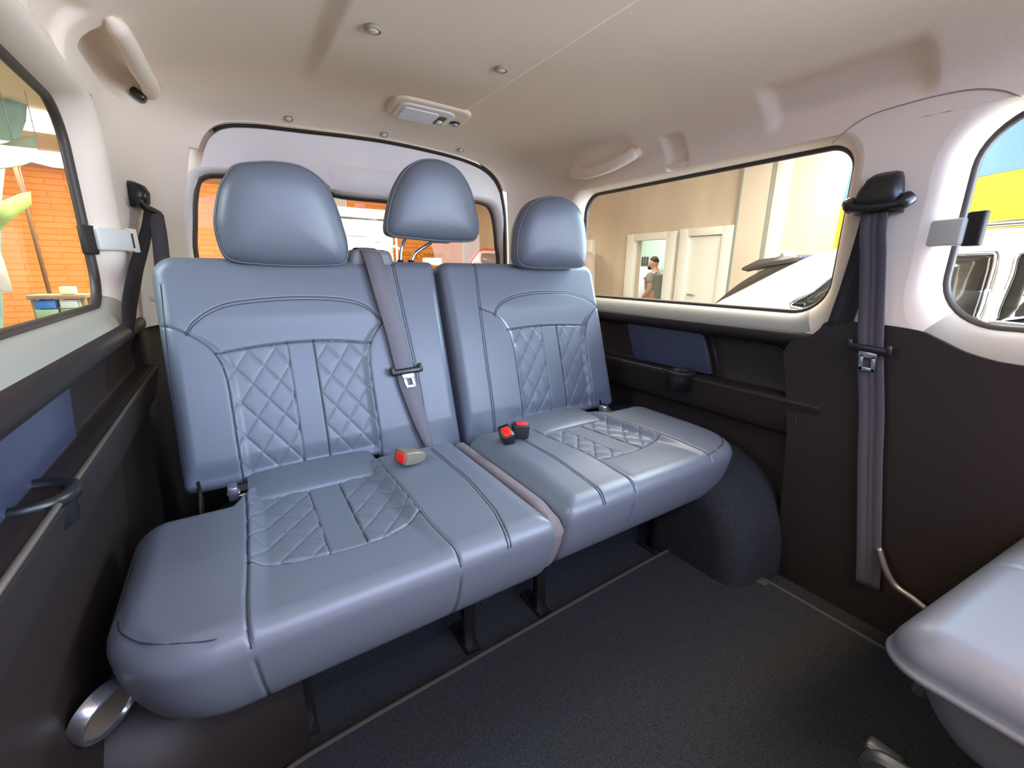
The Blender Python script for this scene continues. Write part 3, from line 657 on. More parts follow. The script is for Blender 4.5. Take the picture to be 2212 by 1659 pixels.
# belt on the right pillar
b = thing('seat_belt', 'dark seat belt on the right pillar between the two side windows', 'seat belt', (1.18, .36, -.74), 'seat belts')
mb = MB(); cap = []
for z, y0, y1, d in ((.124, .362, .446, .034), (.138, .360, .448, .046), (.166, .366, .444, .048), (.190, .371, .436, .042), (.203, .378, .424, .024), (.207, .388, .414, .010)):
    q = rrect(y0, y1, 0, d, min(d, y1-y0)*.42, 5); cap.append(np.c_[1.198-q[:, 1]+.0, q[:, 0], np.full(len(q), z)])
V, F = rings(cap); n = len(cap[0]); F += [tuple(range(n)), tuple(5*n+k for k in range(n))]; mesh('anchor_cap', V, F, BLACKP, b)
V, F = tube(smooth_path([(1.172, .352, .150), (1.158, .366, .138), (1.155, .404, .134), (1.158, .442, .138), (1.172, .456, .150)], 5), [.014]*5+[.009]*11+[.014]*5, 12); mesh('anchor_ring', V, F, BLACKP, b)
bp = smooth_path([(1.165, .405, .134), (1.163, .399, .08), (1.166, .390, .03), (1.172, .374, -.086), (1.170, .362, -.158), (1.172, .335, -.30), (1.172, .316, -.42), (1.182, .285, -.62), (1.19, .272, -.72)], 6)
V, F = ribbon(bp, .0235, (0, 1, .0), .0016); mesh('webbing', V, F, BELT, b)
bp = smooth_path([(1.183, .408, .132), (1.186, .414, .06), (1.188, .424, -.03), (1.188, .434, -.106), (1.20, .438, -.13)], 6)
V, F = ribbon(bp, .0235, (-.15, 1, 0), .0016); mesh('retractor_webbing', V, F, mat('black_webbing', (24, 19, 20), .8, bump=('n', 1500, .3)), b, label='black strap running down into the trim slot')
buckle_tongue(b, (1.163, .3625, -.158), (0, 1, .08), (0, -.09, -1), (-1, 0, 0), .078, .038, .034)
# belt on the left rear corner pillar
b = thing('seat_belt', 'dark seat belt hanging from the left rear corner pillar beside the bench', 'seat belt', (-.17, 1.45, -.4), 'seat belts')
nl = np.array([.93, -.36, 0]); al_ = np.array([.36, .93, 0])
mb = MB(); cap = []; cc = np.array([-.182, 1.548, 0])
for z, hw, d in ((.150, .018, .020), (.160, .022, .040), (.185, .022, .044), (.203, .018, .036), (.212, .010, .016)):
    q = rrect(-hw, hw, 0, d, min(d, 2*hw)*.42, 5); cap.append(cc+np.outer(q[:, 1], nl)+np.outer(q[:, 0], al_)+np.array([0, 0, 1])*z)
V, F = rings(cap); n = len(cap[0]); F += [tuple(range(n)), tuple(4*n+k for k in range(n))]; mesh('anchor_cap', V, F, BLACKP, b)
q = [cc+nl*.034+al_*a+np.array([0, 0, z]) for a, z in ((-.030, .168), (-.022, .153), (.02, .146), (.052, .140))]
V, F = tube(smooth_path(q, 5), .0085, 10); mesh('anchor_ring', V, F, BLACKP, b)
V, F = box(cc+nl*.010+al_*.052+np.array([0, 0, .178]), (.016, .045, .06), .006, 3, Matrix((tuple(nl), tuple(al_), (0, 0, 1))).transposed()); mesh('cover_plate', V, F, TRIM, b, label='beige height adjuster cover')
bp = smooth_path([(-.148, 1.545, .145), (-.160, 1.50, .08), (-.178, 1.40, .0), (-.188, 1.30, -.07), (-.192, 1.25, -.115), (-.196, 1.24, -.15)], 6)
V, F = ribbon(bp, .019, (.35, .93, 0), .0016); mesh('webbing', V, F, mat('black_webbing', (24, 19, 20), .8), b)
bp = smooth_path([(-.137, 1.56, .142), (-.135, 1.53, .08), (-.138, 1.50, .0), (-.144, 1.47, -.08), (-.146, 1.44, -.2), (-.15, 1.40, -.40)], 6)
V, F = ribbon(bp, .020, (.75, .66, 0), .0016); mesh('lap_webbing', V, F, BELT, b)
V, F = box((-.147, 1.435, -.084), (.050, .006, .012), .002, 2, rotz(.3) @ roty(.35)); mesh('belt_stop', V, F, mat('white_plastic', (225, 225, 225), .4), b, label='white plastic belt clip')
# centre belt over the backrest
b = thing('seat_belt', 'grey seat belt running down the front of the bench back', 'seat belt', (.37, 1.05, -.49), 'seat belts')
N_ = np.array([0, -BVz, BVy]); off = lambda p, d: np.array(p)+N_*d
hs = []
for f, z in ((1.0, -.005), (1.0, .020), (.94, .036), (.84, .046), (.62, .0505)):
    q = rrect(.272, .392, 1.200, 1.285, .018, 5); c = np.array([.332, 1.245]); q = c+(q-c)*[f, .6+.4*f]; hs.append(np.c_[q, np.full(len(q), z)])
V, F = rings(hs); n = len(hs[0]); F += [tuple(range(n)), tuple(4*n+k for k in range(n))]; mesh('belt_housing', V, F, mat('grey_plastic', (110, 108, 110), .5), b, label='grey belt outlet housing on the bench back')
bp = smooth_path([(.318, 1.262, .049), (.322, 1.236, .0545), (.325, 1.214, .050), (.331, 1.189, .028), off((.343, 1.157, -.072), .008), off((.357, 1.129, -.162), .008), off((.367, 1.097, -.262), .007), off((.375, 1.078, -.317), .004), off((.390, 1.052, -.40), .004), off((.402, 1.036, -.450), .002), (.406, 1.02, -.478)], 6)
hw = np.interp(np.linspace(0, 1, len(bp)), [0, .55, .68, .78, .88, 1], [.0255, .0255, .0255, .020, .015, .006])
V, F = ribbon(bp, hw, (1, .15, .0), .0016); mesh('webbing', V, F, mat('grey_webbing', (104, 98, 104), .65, spec=.4, bump=('n', 1500, .3)), b)
buckle_tongue(b, off((.370, 1.0955, -.263), .012), (1, 0, .05), (.11, -.27, -.95), tuple(N_), .082, .034, .032)
# buckles
def buckle(loc, M, label, grey=False):
    t = thing('belt_buckle', label, 'buckle', loc, 'belt buckles'); c = np.array(loc, float); M3 = M.to_3x3()
    mb = MB(); L = []
    for z, f in ((-.035, .62), (-.02, .85), (.0, .98), (.022, 1), (.026, .97)):
        q = rrect(-.016*f, .016*f, -.024*f, .024*f, .005, 3); L.append(np.array([tuple(M3 @ Vector((x, y, z))+Vector(loc)) for x, y in q]))
    V, F = rings(L); n = len(L[0]); F += [tuple(range(n)), tuple(4*n+k for k in range(n))]; mesh('buckle_body', V, F, mat('taupe_sheen', (120, 110, 98), .35) if grey else BLACKP, t)  # taupe body puts the beige sheen on black plastic into the colour
    q = box(c+np.array(M3 @ Vector((0, -.004, .027))), (.023, .032, .007), .0025, 2, M); mesh('red_button', q[0], q[1], RED, t, label='red release button'); return t
buckle((.305, .905, -.418), rotz(.25) @ roty(-1.35), 'belt buckle with its sheen coloured in taupe, lying at the foot of the centre belt, red button facing left', True)
buckle((.566, .897, -.425), rotz(-.15) @ rotx(.35) @ roty(-.28), 'black belt buckle with red button, left of the upright pair on the right cushion')
buckle((.612, .905, -.425), rotz(1.15) @ rotx(.05) @ roty(.12), 'black belt buckle with red button, right of the upright pair on the right cushion')
# assist grips
g = thing('assist_grip', 'beige folding grab handle on the right side above the rear window', 'grab handle', (1.16, 1.21, .34), 'grab handles')
for y in (1.072, 1.362):
    V, F = box((1.160, y, .370), (.030, .034, .030), .010, 3, roty(-.6)); mesh('grip_mount', V, F, TRIM, g)
gp = smooth_path([(1.148, 1.378, .360), (1.143, 1.34, .352), (1.134, 1.28, .340), (1.130, 1.20, .338), (1.132, 1.13, .346), (1.140, 1.075, .362), (1.148, 1.062, .370)], 6)
V, F = tube(gp, np.interp(np.linspace(0, 1, len(gp)), [0, .1, .5, .9, 1], [.013, .020, .018, .021, .013]), 14, flat=.75); mesh('grip_bar', V, F, TRIM, g)
g = thing('assist_grip', 'beige grab handle over a dark hollow in the roof lining above the left window', 'grab handle', (-.12, 1.4, .42), 'grab handles')
gp = smooth_path([(-.122, 1.205, .448), (-.112, 1.24, .441), (-.106, 1.32, .434), (-.102, 1.42, .432), (-.098, 1.52, .436), (-.104, 1.575, .436), (-.112, 1.598, .437)], 6)
V, F = tube(gp, np.interp(np.linspace(0, 1, len(gp)), [0, .12, .5, .88, 1], [.006, .017, .019, .017, .006]), 14, flat=1.1); mesh('grip_bar', V, F, TRIM, g)
V, F = box((-.128, 1.575, .424), (.034, .034, .022), .008, 3, roty(.6)); mesh('grip_mount', V, F, BLACKP, g)
# window latches
def latch(loc, M, label):
    t = thing('window_latch', label, 'window latch', loc, 'window latches'); M3 = M.to_3x3(); c = np.array(loc); W_ = lambda v: c+np.array(M3 @ Vector(v))
    V, F = box(W_((0, 0, 0)), (.018, .085, .050), .005, 3, M); mesh('latch_cover', V, F, mat('pale_latch_plastic', (206, 203, 194), .45), t)
    V, F = box(W_((.002, .050, -.001)), (.008, .030, .056), .004, 2, M); mesh('latch_base', V, F, TRIM, t)
    V, F = box(W_((.006, -.052, .004)), (.014, .030, .062), .004, 2, M); mesh('latch_hinge', V, F, RUBBER, t)
    V, F = box(W_((-.0065, .041, 0)), (.008, .004, .034), .001, 2, M); mesh('latch_slot', V, F, BLACKP, t); return t
latch((1.200, .300, .080), rotz(-.42), 'pale window latch behind the large right window, next to the hanging belt')
latch((-.2085, 1.385, .060), Matrix(((-.8, .6, 0), (.6, .8, 0), (0, 0, -1))), 'pale window latch at the rear edge of the left window')
latch((1.212, 1.43, .02), rotz(-.3) @ rotx(math.pi), 'window latch at the rear edge of the long right window, behind the right headrest')
# dome lamp
d = thing('dome_lamp', 'beige oblong dome lamp with white lens in the roof lining', 'lamp', (.62, 1.465, .47))
def slab(outline, zt, th, edge, m, name, parent, label=None, tilt=None):
    o = np.asarray(outline); c = o.mean(0); L = []
    for e, h in [(0, 0), (0, .45)]+[(1-math.cos(a), .45+.55*math.sin(a)) for a in np.linspace(0, math.pi/2, 5)[1:]]:
        v = o-c; ln = np.hypot(*v.T)[:, None]; q = c+v*(1-edge*e/ln); L.append(np.c_[q, np.full(len(q), zt-th*h)+(0 if tilt is None else (q[:, 0]-c[0])*tilt)])
    V, F = rings(L); n = len(o); F += [tuple(range(n)), tuple((len(L)-1)*n+k for k in range(n))]; return mesh(name, V, F, m, parent, label=label, sharp=50)
rot2 = lambda P, a, c: (np.asarray(P)-c) @ np.array([[math.cos(a), math.sin(a)], [-math.sin(a), math.cos(a)]])+c
dc = np.array([.618, 1.462]); RB = lambda x0, x1, y0, y1, r: rot2(rrect(x0, x1, y0, y1, r, 6), -.09, dc)
slab(RB(.492, .744, 1.375, 1.550, .05), .494, .012, .012, TRIM, 'lamp_housing', d, tilt=-.045)
slab(RB(.512, .692, 1.400, 1.540, .035), .484, .006, .006, TAILTRIM, 'lamp_bezel', d, tilt=-.045)
slab(RB(.530, .640, 1.425, 1.532, .010), .4795, .004, .003, LENS, 'lamp_lens', d, label='white translucent lens', tilt=-.045)
slab(RB(.646, .672, 1.440, 1.520, .006), .477, .003, .002, mat('shadow_brown', (86, 72, 62), .6), 'switch_slot', d, tilt=-.045)
V, F = tube([(.660, 1.472, .475), (.660, 1.502, .475)], .008, 12); mesh('lamp_switch', V, F, LENS, d)
V, F = disc((.715, 1.478, .4795), (0, 0, -1), .019, .004, 24); mesh('lens_seat', V, F, BLACKP, d)
V, F = disc((.715, 1.478, .477), (0, 0, -1), .012, .010, 20); mesh('reading_bulb', V, F, STEEL, d)
# roof lining clips
for (x, y, z, r), lab in zip(((.327, 1.056, .4865, .0175), (.636, 1.047, .479, .0165), (.236, 1.708, .4665, .013), (.548, 1.715, .4715, .013), (.843, 1.695, .459, .013)),
        ('round beige roof clip nearest the camera, left of the ceiling panel', 'round beige roof clip in front of the dome lamp', 'flat roof clip over the left headrest, near the tailgate', 'flat roof clip over the middle headrest, near the tailgate', 'flat roof clip rightmost above the tailgate trim')):
    c = thing('trim_clip', lab, 'clip', (x, y, z-.004), 'roof lining clips')
    nrm = (0, 0, -1) if y < 1.5 else (0, -.45, -1)
    V, F = disc((x, y, z+.003), nrm, r, .006, 24, r*.72); mesh('clip_rim', V, F, mat('taupe_trim', (150, 140, 128), .6), c)
    V, F = disc((x, y, z+.002), nrm, r*.70, .006, 24); mesh('clip_head', V, F, TRIM, c)
# seam between the roof lining and the right pillar cover
sm = smooth_path([(0, .520, .285), (0, .502, .300), (0, .475, .317), (0, .44, .327), (0, .36, .331), (0, .30, .327), (0, .262, .314), (0, .238, .298)], 6)
_r = AC[NB//2:][::-1]; sm[:, 0] = np.where(sm[:, 2] < .30, 1.1895, np.interp(sm[:, 2], _r[:, 1], _r[:, 0]))-.0012
V, F = tube(sm, .0010, 6); mesh('trim_seam', V, F, mat('taupe_trim', (150, 140, 128), .6), walls[1])
# left side details on the floor: hinge dish, little bright strap end
d = thing('floor_dish', 'oval grey brown tray with a metal rim low beside the left end of the bench', 'tray', (-.235, .70, -.66))
ce = np.array([-.203, .650, -.562]); ux = np.array([.05, .62, -.62]); ux /= np.linalg.norm(ux); uy = np.array([.62, .50, .60]); uy -= ux*(uy@ux); uy /= np.linalg.norm(uy); un = np.cross(ux, uy)
el = lambda a, b, h: np.array([ce+ux*a*math.cos(t)+uy*b*math.sin(t)+un*h for t in np.linspace(0, 2*math.pi, 40, endpoint=False)])
V, F = rings([el(.066, .036, -.012), el(.066, .036, .004), el(.063, .033, .007), el(.060, .030, .004), el(.060, .030, -.006)]); mesh('metal_rim', V, F, STEEL, d)
V, F = rings([el(.061, .031, .0), el(.035, .018, -.008), el(.001, .001, -.009)]); mesh('tray_bowl', V, F, mat('brown_grey_plastic', (104, 92, 78), .6), d)
# second-row seat in the near right corner
t = thing('second_row_seat', 'grey leather second row seat corner in the right foreground', 'seat', (.9, -.2, -.82))
sq = [(C_([(.62, .30), (.62, -.3)], 4), .002, .002)]
xf2 = lambda P: np.c_[P[:, 0]+.925, P[:, 1]-.200-.10*P[:, 0], P[:, 2]-.466]
def h2(X, Y): return .014*sst(-.03, .05, X-.02)+.004*np.cos(X*4)
V, F = pillow(.61, .58, .058, .044, (.05, .05, .05, .05), xf2, h2, [([(-.02, .4), (-.02, -.4)], .004, .003)], .005); mesh('seat_cushion', V, F, LEATHER, t)
xf3 = lambda P: np.c_[P[:, 0]+.935+.03*np.clip(1-P[:, 2]/.09, 0, 1)*(1-sst(-.3, .0, P[:, 0])), P[:, 1]-.208-.10*P[:, 0]-.05*np.clip(1-P[:, 2]/.09, 0, 1), P[:, 2]-.560]
V, F = pillow(.60, .56, .092, .030, (.05, .05, .05, .05), xf3, None, (), .008); mesh('seat_skirt', V, F, LEATHER, t)
mb = MB(); mb.add(*box((.95, -.20, -.65), (.36, .34, .22), .02)); mb.out('seat_base', BLACKP, t)
for x in (.80, 1.05):
    mb = MB(); mb.add(*tube(smooth_path([(x, .125, -.80), (x, .118, -.775), (x, .09, -.764), (x, .02, -.762), (x, -.3, -.762)], 5), .014, 10)); mb.out('floor_rail', mat('dull_steel', (120, 116, 112), .4, metal=.7), t)
V, F = box((.83, .115, -.785), (.03, .05, .022), .006, 2); mesh('rail_foot', V, F, mat('dull_steel', (120, 116, 112), .4, metal=.7), t)
V, F = tube(smooth_path([(1.178, .268, -.605), (1.170, .245, -.645), (1.168, .222, -.672), (1.168, .19, -.682), (1.165, .165, -.690)], 6), .007, 10)
solo(mesh('belt_stalk', V, F, mat('dull_steel', (120, 116, 112), .4, metal=.7)), 'thin bent metal bar low on the right side panel behind the second row seat', 'bar')

# ================================================================== GARAGE AROUND THE VAN
GZ = -1.35
def brickmat(name, c1, c2, mortar, scale, bw, bh):
    m = bpy.data.materials.new(name); m.use_nodes = True; N = m.node_tree.nodes; L = m.node_tree.links; b = N['Principled BSDF']
    tc = N.new('ShaderNodeTexCoord'); mp = N.new('ShaderNodeMapping'); mp.inputs['Rotation'].default_value = (math.pi/2, 0, 0)
    t = N.new('ShaderNodeTexBrick'); t.inputs['Scale'].default_value = scale; t.inputs['Brick Width'].default_value = bw; t.inputs['Row Height'].default_value = bh
    t.inputs['Mortar Size'].default_value = .012; t.inputs['Color1'].default_value = (*lin(c1), 1); t.inputs['Color2'].default_value = (*lin(c2), 1); t.inputs['Mortar'].default_value = (*lin(mortar), 1)
    L.new(tc.outputs['Object'], mp.inputs['Vector']); L.new(mp.outputs['Vector'], t.inputs['Vector']); L.new(t.outputs['Color'], b.inputs['Base Color'])
    b.inputs['Roughness'].default_value = .8; return m
ORANGE = brickmat('orange_brick', (248, 164, 92), (244, 154, 82), (228, 136, 70), 1.0, .55, .11)
PLASTER = mat('stained_beige_plaster', (208, 192, 168), .9, spec=.2, var=.10, varscale=2.2, stretch=(1, 1, .25))
PLASTER2 = mat('pale_beige_plaster', (214, 200, 178), .9, spec=.2, var=.05, varscale=1.5)
WHITE = mat('white_door_paint', (236, 234, 222), .5)
V, F = box((0, 3.5, GZ-.05), (15, 19, .1), 0); struct(mesh('floor', V, F, mat('grey_concrete', (120, 116, 108), .7, var=.1, varscale=1.5), smooth=False))
V, F = box((0, 5.4, 1.79), (15, 14.8, .1), 0); struct(mesh('ceiling', V, F, mat('tan_ceiling_board', (206, 184, 156), .9), smooth=False))
V, F = box((-.4, 12.05, .2), (13.6, .1, 3.2), 0); o = mesh('wall_far_back', V, F, ORANGE, smooth=False); struct(o)
V, F = box((-7.05, 3.5, .2), (.1, 17.0, 3.2), 0); struct(mesh('wall_far_left', V, F, PLASTER2, smooth=False))
wo = [(-5, GZ), (3.62, GZ), (4.75, GZ), (5.40, GZ), (12.0, GZ), (12.0, 1.75), (-5, 1.75)]
V, F = sheet(wo, [[(4.74, GZ+.001), (5.41, GZ+.001), (5.41, .52), (4.74, .52)]], .6, lambda p, d: np.c_[np.full(len(p), 6.0+.16*d), p]); wfr = struct(mesh('wall_far_right', V, F, PLASTER, smooth=False))
V, F = box((5.97, -.8, .2), (.08, 8.85, 3.1), .01); mesh('wall_facing', V, F, PLASTER2, wfr, smooth=False, label='paler beige wall section')
for y, w in ((3.19, .05), (3.60, .04)):
    V, F = box((5.94, y, .2), (.03, w, 3.1), .003); mesh('joint_strip', V, F, mat('grey_green_joint', (150, 152, 140), .7), wfr)
V, F = box((5.92, 3.06, .2), (.02, .18, 3.1), .003); mesh('pilaster_face', V, F, mat('lilac_white_paint', (222, 214, 212), .8), wfr)
V, F = box((5.97, 12.0-.04, .2), (.05, .06, 3.1), .004); mesh('corner_strip', V, F, WHITE, wfr)
# doors on the right wall
def door_frame(n, y0, y1, zt, open_):
    d = struct(thing('door_%d' % n, None, None, (5.98, (y0+y1)/2, GZ))); mb = MB()
    for yy in (y0, y1): mb.add(*box((5.97, yy+(.08 if yy == y0 else -.08), (GZ+zt)/2), (.10, .16, zt-GZ), .008))
    mb.add(*box((5.97, (y0+y1)/2, zt-.055), (.10, y1-y0-.3, .11), .006)); mb.out('door_frame', WHITE, d)
    if open_:
        V, F = box((6.42, y0+.12, (GZ+zt)/2-.05), (.80, .045, zt-GZ-.14), .006, 2, rotz(-.10)); mesh('door_leaf', V, F, WHITE, d)
        V, F = tube([(6.05, y0+.20, -.33), (6.16, y0+.20, -.33)], .012, 8); mesh('door_handle', V, F, STEEL, d)
    else:
        V, F = box((6.0, (y0+y1)/2, (GZ+zt)/2-.06), (.05, y1-y0-.30, zt-GZ-.12), .006); mesh('door_leaf', V, F, WHITE, d)
        V, F = tube([(5.95, y1-.24, -.33), (5.93, y1-.24, -.33), (5.93, y1-.36, -.33)], .012, 8); mesh('door_handle', V, F, STEEL, d)
door_frame(2, 4.56, 5.54, .62, True); door_frame(3, 3.62, 4.48, .635, False); door_frame(4, 6.40, 7.35, .585, False)
# office room behind the open door
MINT = mat('mint_paint', (186, 214, 198), .85)
V, F = box((8.25, 6.0, .0), (.1, 4.2, 2.9), 0); struct(mesh('wall_office', V, F, MINT, smooth=False))
V, F = box((7.2, 8.1, 0), (2.2, .1, 2.9), 0); struct(mesh('wall_office_side', V, F, MINT, smooth=False))
area('office_light', (7.0, 6.2, 1.35), (7.1, 6.0, -1), 1.2, 1.2, 75, (1, .97, .92))
p = thing('wall_picture', 'small dark striped picture on the mint office wall', 'picture', (8.19, 7.06, .15)); V, F = box((8.185, 7.06, .24), (.02, .19, .19), .003); mesh('picture_frame', V, F, mat('dark_grey_print', (72, 64, 68), .5), p)
for k in (-.035, .03): V, F = box((8.173, 7.06+k, .24), (.006, .012, .17), .001); mesh('print_stripe', V, F, mat('grey_print', (150, 146, 150), .5), p)
p = thing('fridge', 'white fridge covered with magnets behind the open office door', 'fridge', (7.85, 6.85, GZ)); V, F = box((7.88, 6.9, -.62), (.56, .72, 1.46), .02); mesh('fridge_body', V, F, mat('white_enamel', (226, 230, 232), .35), p)
for k, (y, z, c) in enumerate(((7.02, -.02, (60, 60, 66)), (6.92, -.10, (90, 110, 130)), (7.06, -.17, (226, 178, 60)), (6.86, -.22, (150, 60, 50)), (6.98, -.27, (80, 60, 70)), (7.08, -.33, (60, 62, 70)), (6.82, -.08, (70, 68, 80)))):
    V, F = box((7.592, y, z), (.012, .03, .055), .003); solo(mesh('fridge_magnet', V, F, mat('magnet_%s' % 'abcdefg'[k], c, .5)), ('small dark grey magnet highest on the white fridge', 'grey blue magnet near the top of the white fridge', 'round yellow magnet on the white fridge', 'red brown magnet on the right of the white fridge', 'plum coloured magnet midway down the white fridge', 'dark magnet low on the left of the white fridge', 'dark purple magnet at the top right of the fridge')[k], 'magnet', 'fridge magnets')
# person in the office
def skin(joints, bones, sub=2):
    me = bpy.data.meshes.new('skin'); me.from_pydata([j[:3] for j in joints], bones, []); o = bpy.data.objects.new('skin', me); COL.objects.link(o)
    m = o.modifiers.new('s', 'SKIN'); sv = me.skin_vertices[0].data
    for i, j in enumerate(joints): sv[i].radius = (j[3], j[4] if len(j) > 4 else j[3]); sv[i].use_root = i == 0
    u = o.modifiers.new('u', 'SUBSURF'); u.levels = sub; u.render_levels = sub
    dg = bpy.context.evaluated_depsgraph_get(); ev = o.evaluated_get(dg); r = ev.to_mesh()
    V = [tuple(v.co) for v in r.vertices]; F = [tuple(p.vertices) for p in r.polygons]; ev.to_mesh_clear(); bpy.data.objects.remove(o); return V, F
def ball(c, s, n=20, m=14, shape=None):
    V = []; F = []
    for i in range(m+1):
        for j in range(n):
            t, a = math.pi*i/m, 2*math.pi*j/n; d = np.array([math.sin(t)*math.cos(a), math.sin(t)*math.sin(a), math.cos(t)])
            V.append(np.array(c)+np.array(s)*(shape(d) if shape is not None else d))
    for i in range(m):
        for j in range(n): F.append((i*n+j, i*n+(j+1) % n, (i+1)*n+(j+1) % n, (i+1)*n+j))
    return V, F
SKIN = mat('skin', (206, 158, 134), .55); px, py = 6.95, 5.70
per = thing('person', 'man with short dark hair and beard in a grey t-shirt standing in the open doorway', 'person', (px, py, GZ))
J = [(px, py, -.50, .14, .12), (px, py+.04, -.30, .155, .14), (px, py+.03, -.12, .16, .11), (px, py-.01, -.02, .075), (px, py+.03, .06, .058), (px, py+.06, .12, .06),
     (px-.19, py-.04, -.06, .062), (px-.235, py-.07, -.32, .048), (px-.22, py+.10, -.50, .036), (px-.21, py+.16, -.56, .026),
     (px+.19, py-.03, -.06, .062), (px+.24, py+.04, -.32, .048), (px+.14, py+.24, -.17, .034), (px+.11, py+.30, -.135, .026),
     (px-.09, py, -.58, .095), (px-.10, py+.02, -.95, .065), (px-.10, py-.02, -1.28, .045), (px-.10, py+.13, -1.315, .036),
     (px+.09, py, -.58, .095), (px+.10, py+.03, -.95, .065), (px+.10, py-.0, -1.28, .045), (px+.10, py+.15, -1.315, .036)]
Bn = [(0, 1), (1, 2), (2, 3), (3, 4), (4, 5), (2, 6), (6, 7), (7, 8), (8, 9), (2, 10), (10, 11), (11, 12), (12, 13), (0, 14), (14, 15), (15, 16), (16, 17), (0, 18), (18, 19), (19, 20), (20, 21)]
mb = MB(); mb.add(*skin(J, Bn)); hc_ = np.array([px, py+.075, .175])
mb.add(*ball(hc_, (.078, .100, .118), 24, 18, lambda d: d*np.array([1, 1-.08*max(0, -d[2]), 1])+np.array([0, .10*max(0, -d[2])*max(0, d[1]), 0])))
mb.add(*ball(hc_+[0, .102, -.018], (.014, .022, .022), 10, 8)); mb.add(*ball(hc_+[0, .085, -.06], (.026, .014, .010), 10, 8))
for q in (-1, 1):
    mb.add(*ball(hc_+[q*.078, -.012, -.012], (.010, .022, .032), 10, 8)); mb.add(*ball(hc_+[q*.030, .088, .010], (.014, .010, .009), 10, 8))
for hp, dr in (((px-.21, py+.16, -.56), (0, .4, -.9)), ((px+.11, py+.30, -.135), (-.3, .9, .25))):
    dr = np.array(dr)/np.linalg.norm(dr); sd = np.cross(dr, [1, 0, .2]); sd /= np.linalg.norm(sd); hp = np.array(hp); cu_ = np.cross(sd, dr)
    for k, ln in enumerate((.062, .074, .078, .070, .055)):
        bs = hp+sd*(.022*(k-2)*.8)+dr*(.012 if k else -.02); e = dr if k else (dr*.6+sd*-.8)
        mb.add(*tube([bs, bs+e*ln*.5+cu_*.004, bs+e*ln*.8+cu_*.014, bs+e*ln+cu_*.024], [.0095, .009, .008, .006], 8))
mb.out('body', SKIN, per, sharp=180)
sj = [(px, py+.01, -.63, .150, .13)]+[(a, b, c, r+.016, (q[0] if q else r)+.016) for a, b, c, r, *q in J[:3]]+[(px, py-.0, -.035, .10, .085)]+[(a, b, c, r+.018) for a, b, c, r in (J[6], J[10])]+[(px-.225, py-.06, -.22, .068), (px+.222, py+.01, -.22, .068)]
V, F = skin(sj, [(0, 1), (1, 2), (2, 3), (3, 4), (3, 5), (3, 6), (5, 7), (6, 8)]); mesh('t_shirt', V, F, mat('grey_jersey', (150, 148, 140), .9), per)
tj = [(px, py, -.52, .15, .13)]+[(a, b, c, r+.014) for a, b, c, r in (J[14], J[15], J[16], J[18], J[19], J[20])]
V, F = skin(tj, [(0, 1), (1, 2), (2, 3), (0, 4), (4, 5), (5, 6)]); mesh('trousers', V, F, mat('dark_denim', (52, 56, 68), .9), per)
HAIR = mat('dark_brown_hair', (58, 44, 36), .8)
V, F = ball(hc_+[0, -.004, .012], (.081, .101, .113), 24, 18, lambda d: d*(1.0 if (d[2] > .22+.35*d[1]) else .86)); mesh('hair', V, F, HAIR, per)
V, F = ball(hc_+[0, .078, -.088], (.056, .046, .046), 16, 12); mesh('beard', V, F, HAIR, per)
# wall socket, flag, sign, prints
V, F = box((5.905, 2.88, .235), (.02, .20, .06), .004); so = thing('wall_socket', 'white socket box on the beige wall above the car roof', 'socket', (5.9, 2.88, .2)); mesh('socket_plate', V, F, WHITE, so)
V, F = box((5.892, 2.92, .228), (.008, .04, .03), .002); mesh('socket_hole', V, F, mat('taupe_trim', (150, 140, 128), .6), so)
fl = thing('wall_flag', 'large blue and yellow flag hanging on the right garage wall', 'flag', (5.85, .6, .2))
def flagband(z0, z1, name, m):
    V = []; F = []; nn, mm = 90, 16
    for i in range(nn+1):
        for j in range(mm+1):
            y = 2.33-3.2*i/nn; z = z0+(z1-z0)*j/mm; sl = .115*(2.33-y)*.9
            V.append((5.84+.022*math.sin(5.2*y+2.5*z)+.014*math.sin(11*y-4*z+1), y+.02*math.sin(3*z), z+sl))
    for i in range(nn):
        for j in range(mm): a = i*(mm+1)+j; F.append((a, a+mm+1, a+mm+2, a+1))
    k = len(V); V += [(x+.006, y, z) for x, y, z in V]; F += [tuple(q+k for q in f[::-1]) for f in F]; mesh(name, V, F, m, fl)
flagband(.755, 1.45, 'blue_band', mat('blue_cloth', (104, 142, 236), .8)); flagband(.10, .752, 'yellow_band', mat('yellow_cloth', (246, 200, 50), .8))
sg_ = thing('wall_sign', 'long amber sign with two words on the orange brick wall', 'sign', (4.75, 11.97, .30))
AMB = mat('amber_board', (252, 176, 54), .6); AMT = mat('dark_amber_lettering', (190, 84, 10), .6)
V, F = box((4.72, 11.98, .405), (1.62, .03, .20), .004); mesh('sign_board', V, F, AMB, sg_)
text('sign_lettering', 'CHARGEU', (5.02, 11.955, .405), (math.pi/2, 0, 0), .17, AMT, sg_, sx=1.05); text('sign_lettering', 'CHARGEU', (4.16, 11.955, .405), (math.pi/2, 0, 0), .17, AMT, sg_, sx=.72)
V, F = box((4.53, 11.955, .405), (.022, .01, .19), .002); mesh('sign_divider', V, F, AMT, sg_)
p = thing('pink_plate', 'small pale pink notice on the orange brick wall', 'notice', (3.1, 11.97, 1.5)); V, F = box((3.09, 11.975, 1.555), (.30, .02, .11), .003); mesh('notice_board', V, F, mat('salmon_print', (240, 150, 130), .6), p)
for z in (1.575, 1.525): V, F = box((3.09, 11.962, z), (.26, .006, .012), .001); mesh('print_line', V, F, mat('pale_print', (250, 215, 205), .6), p)
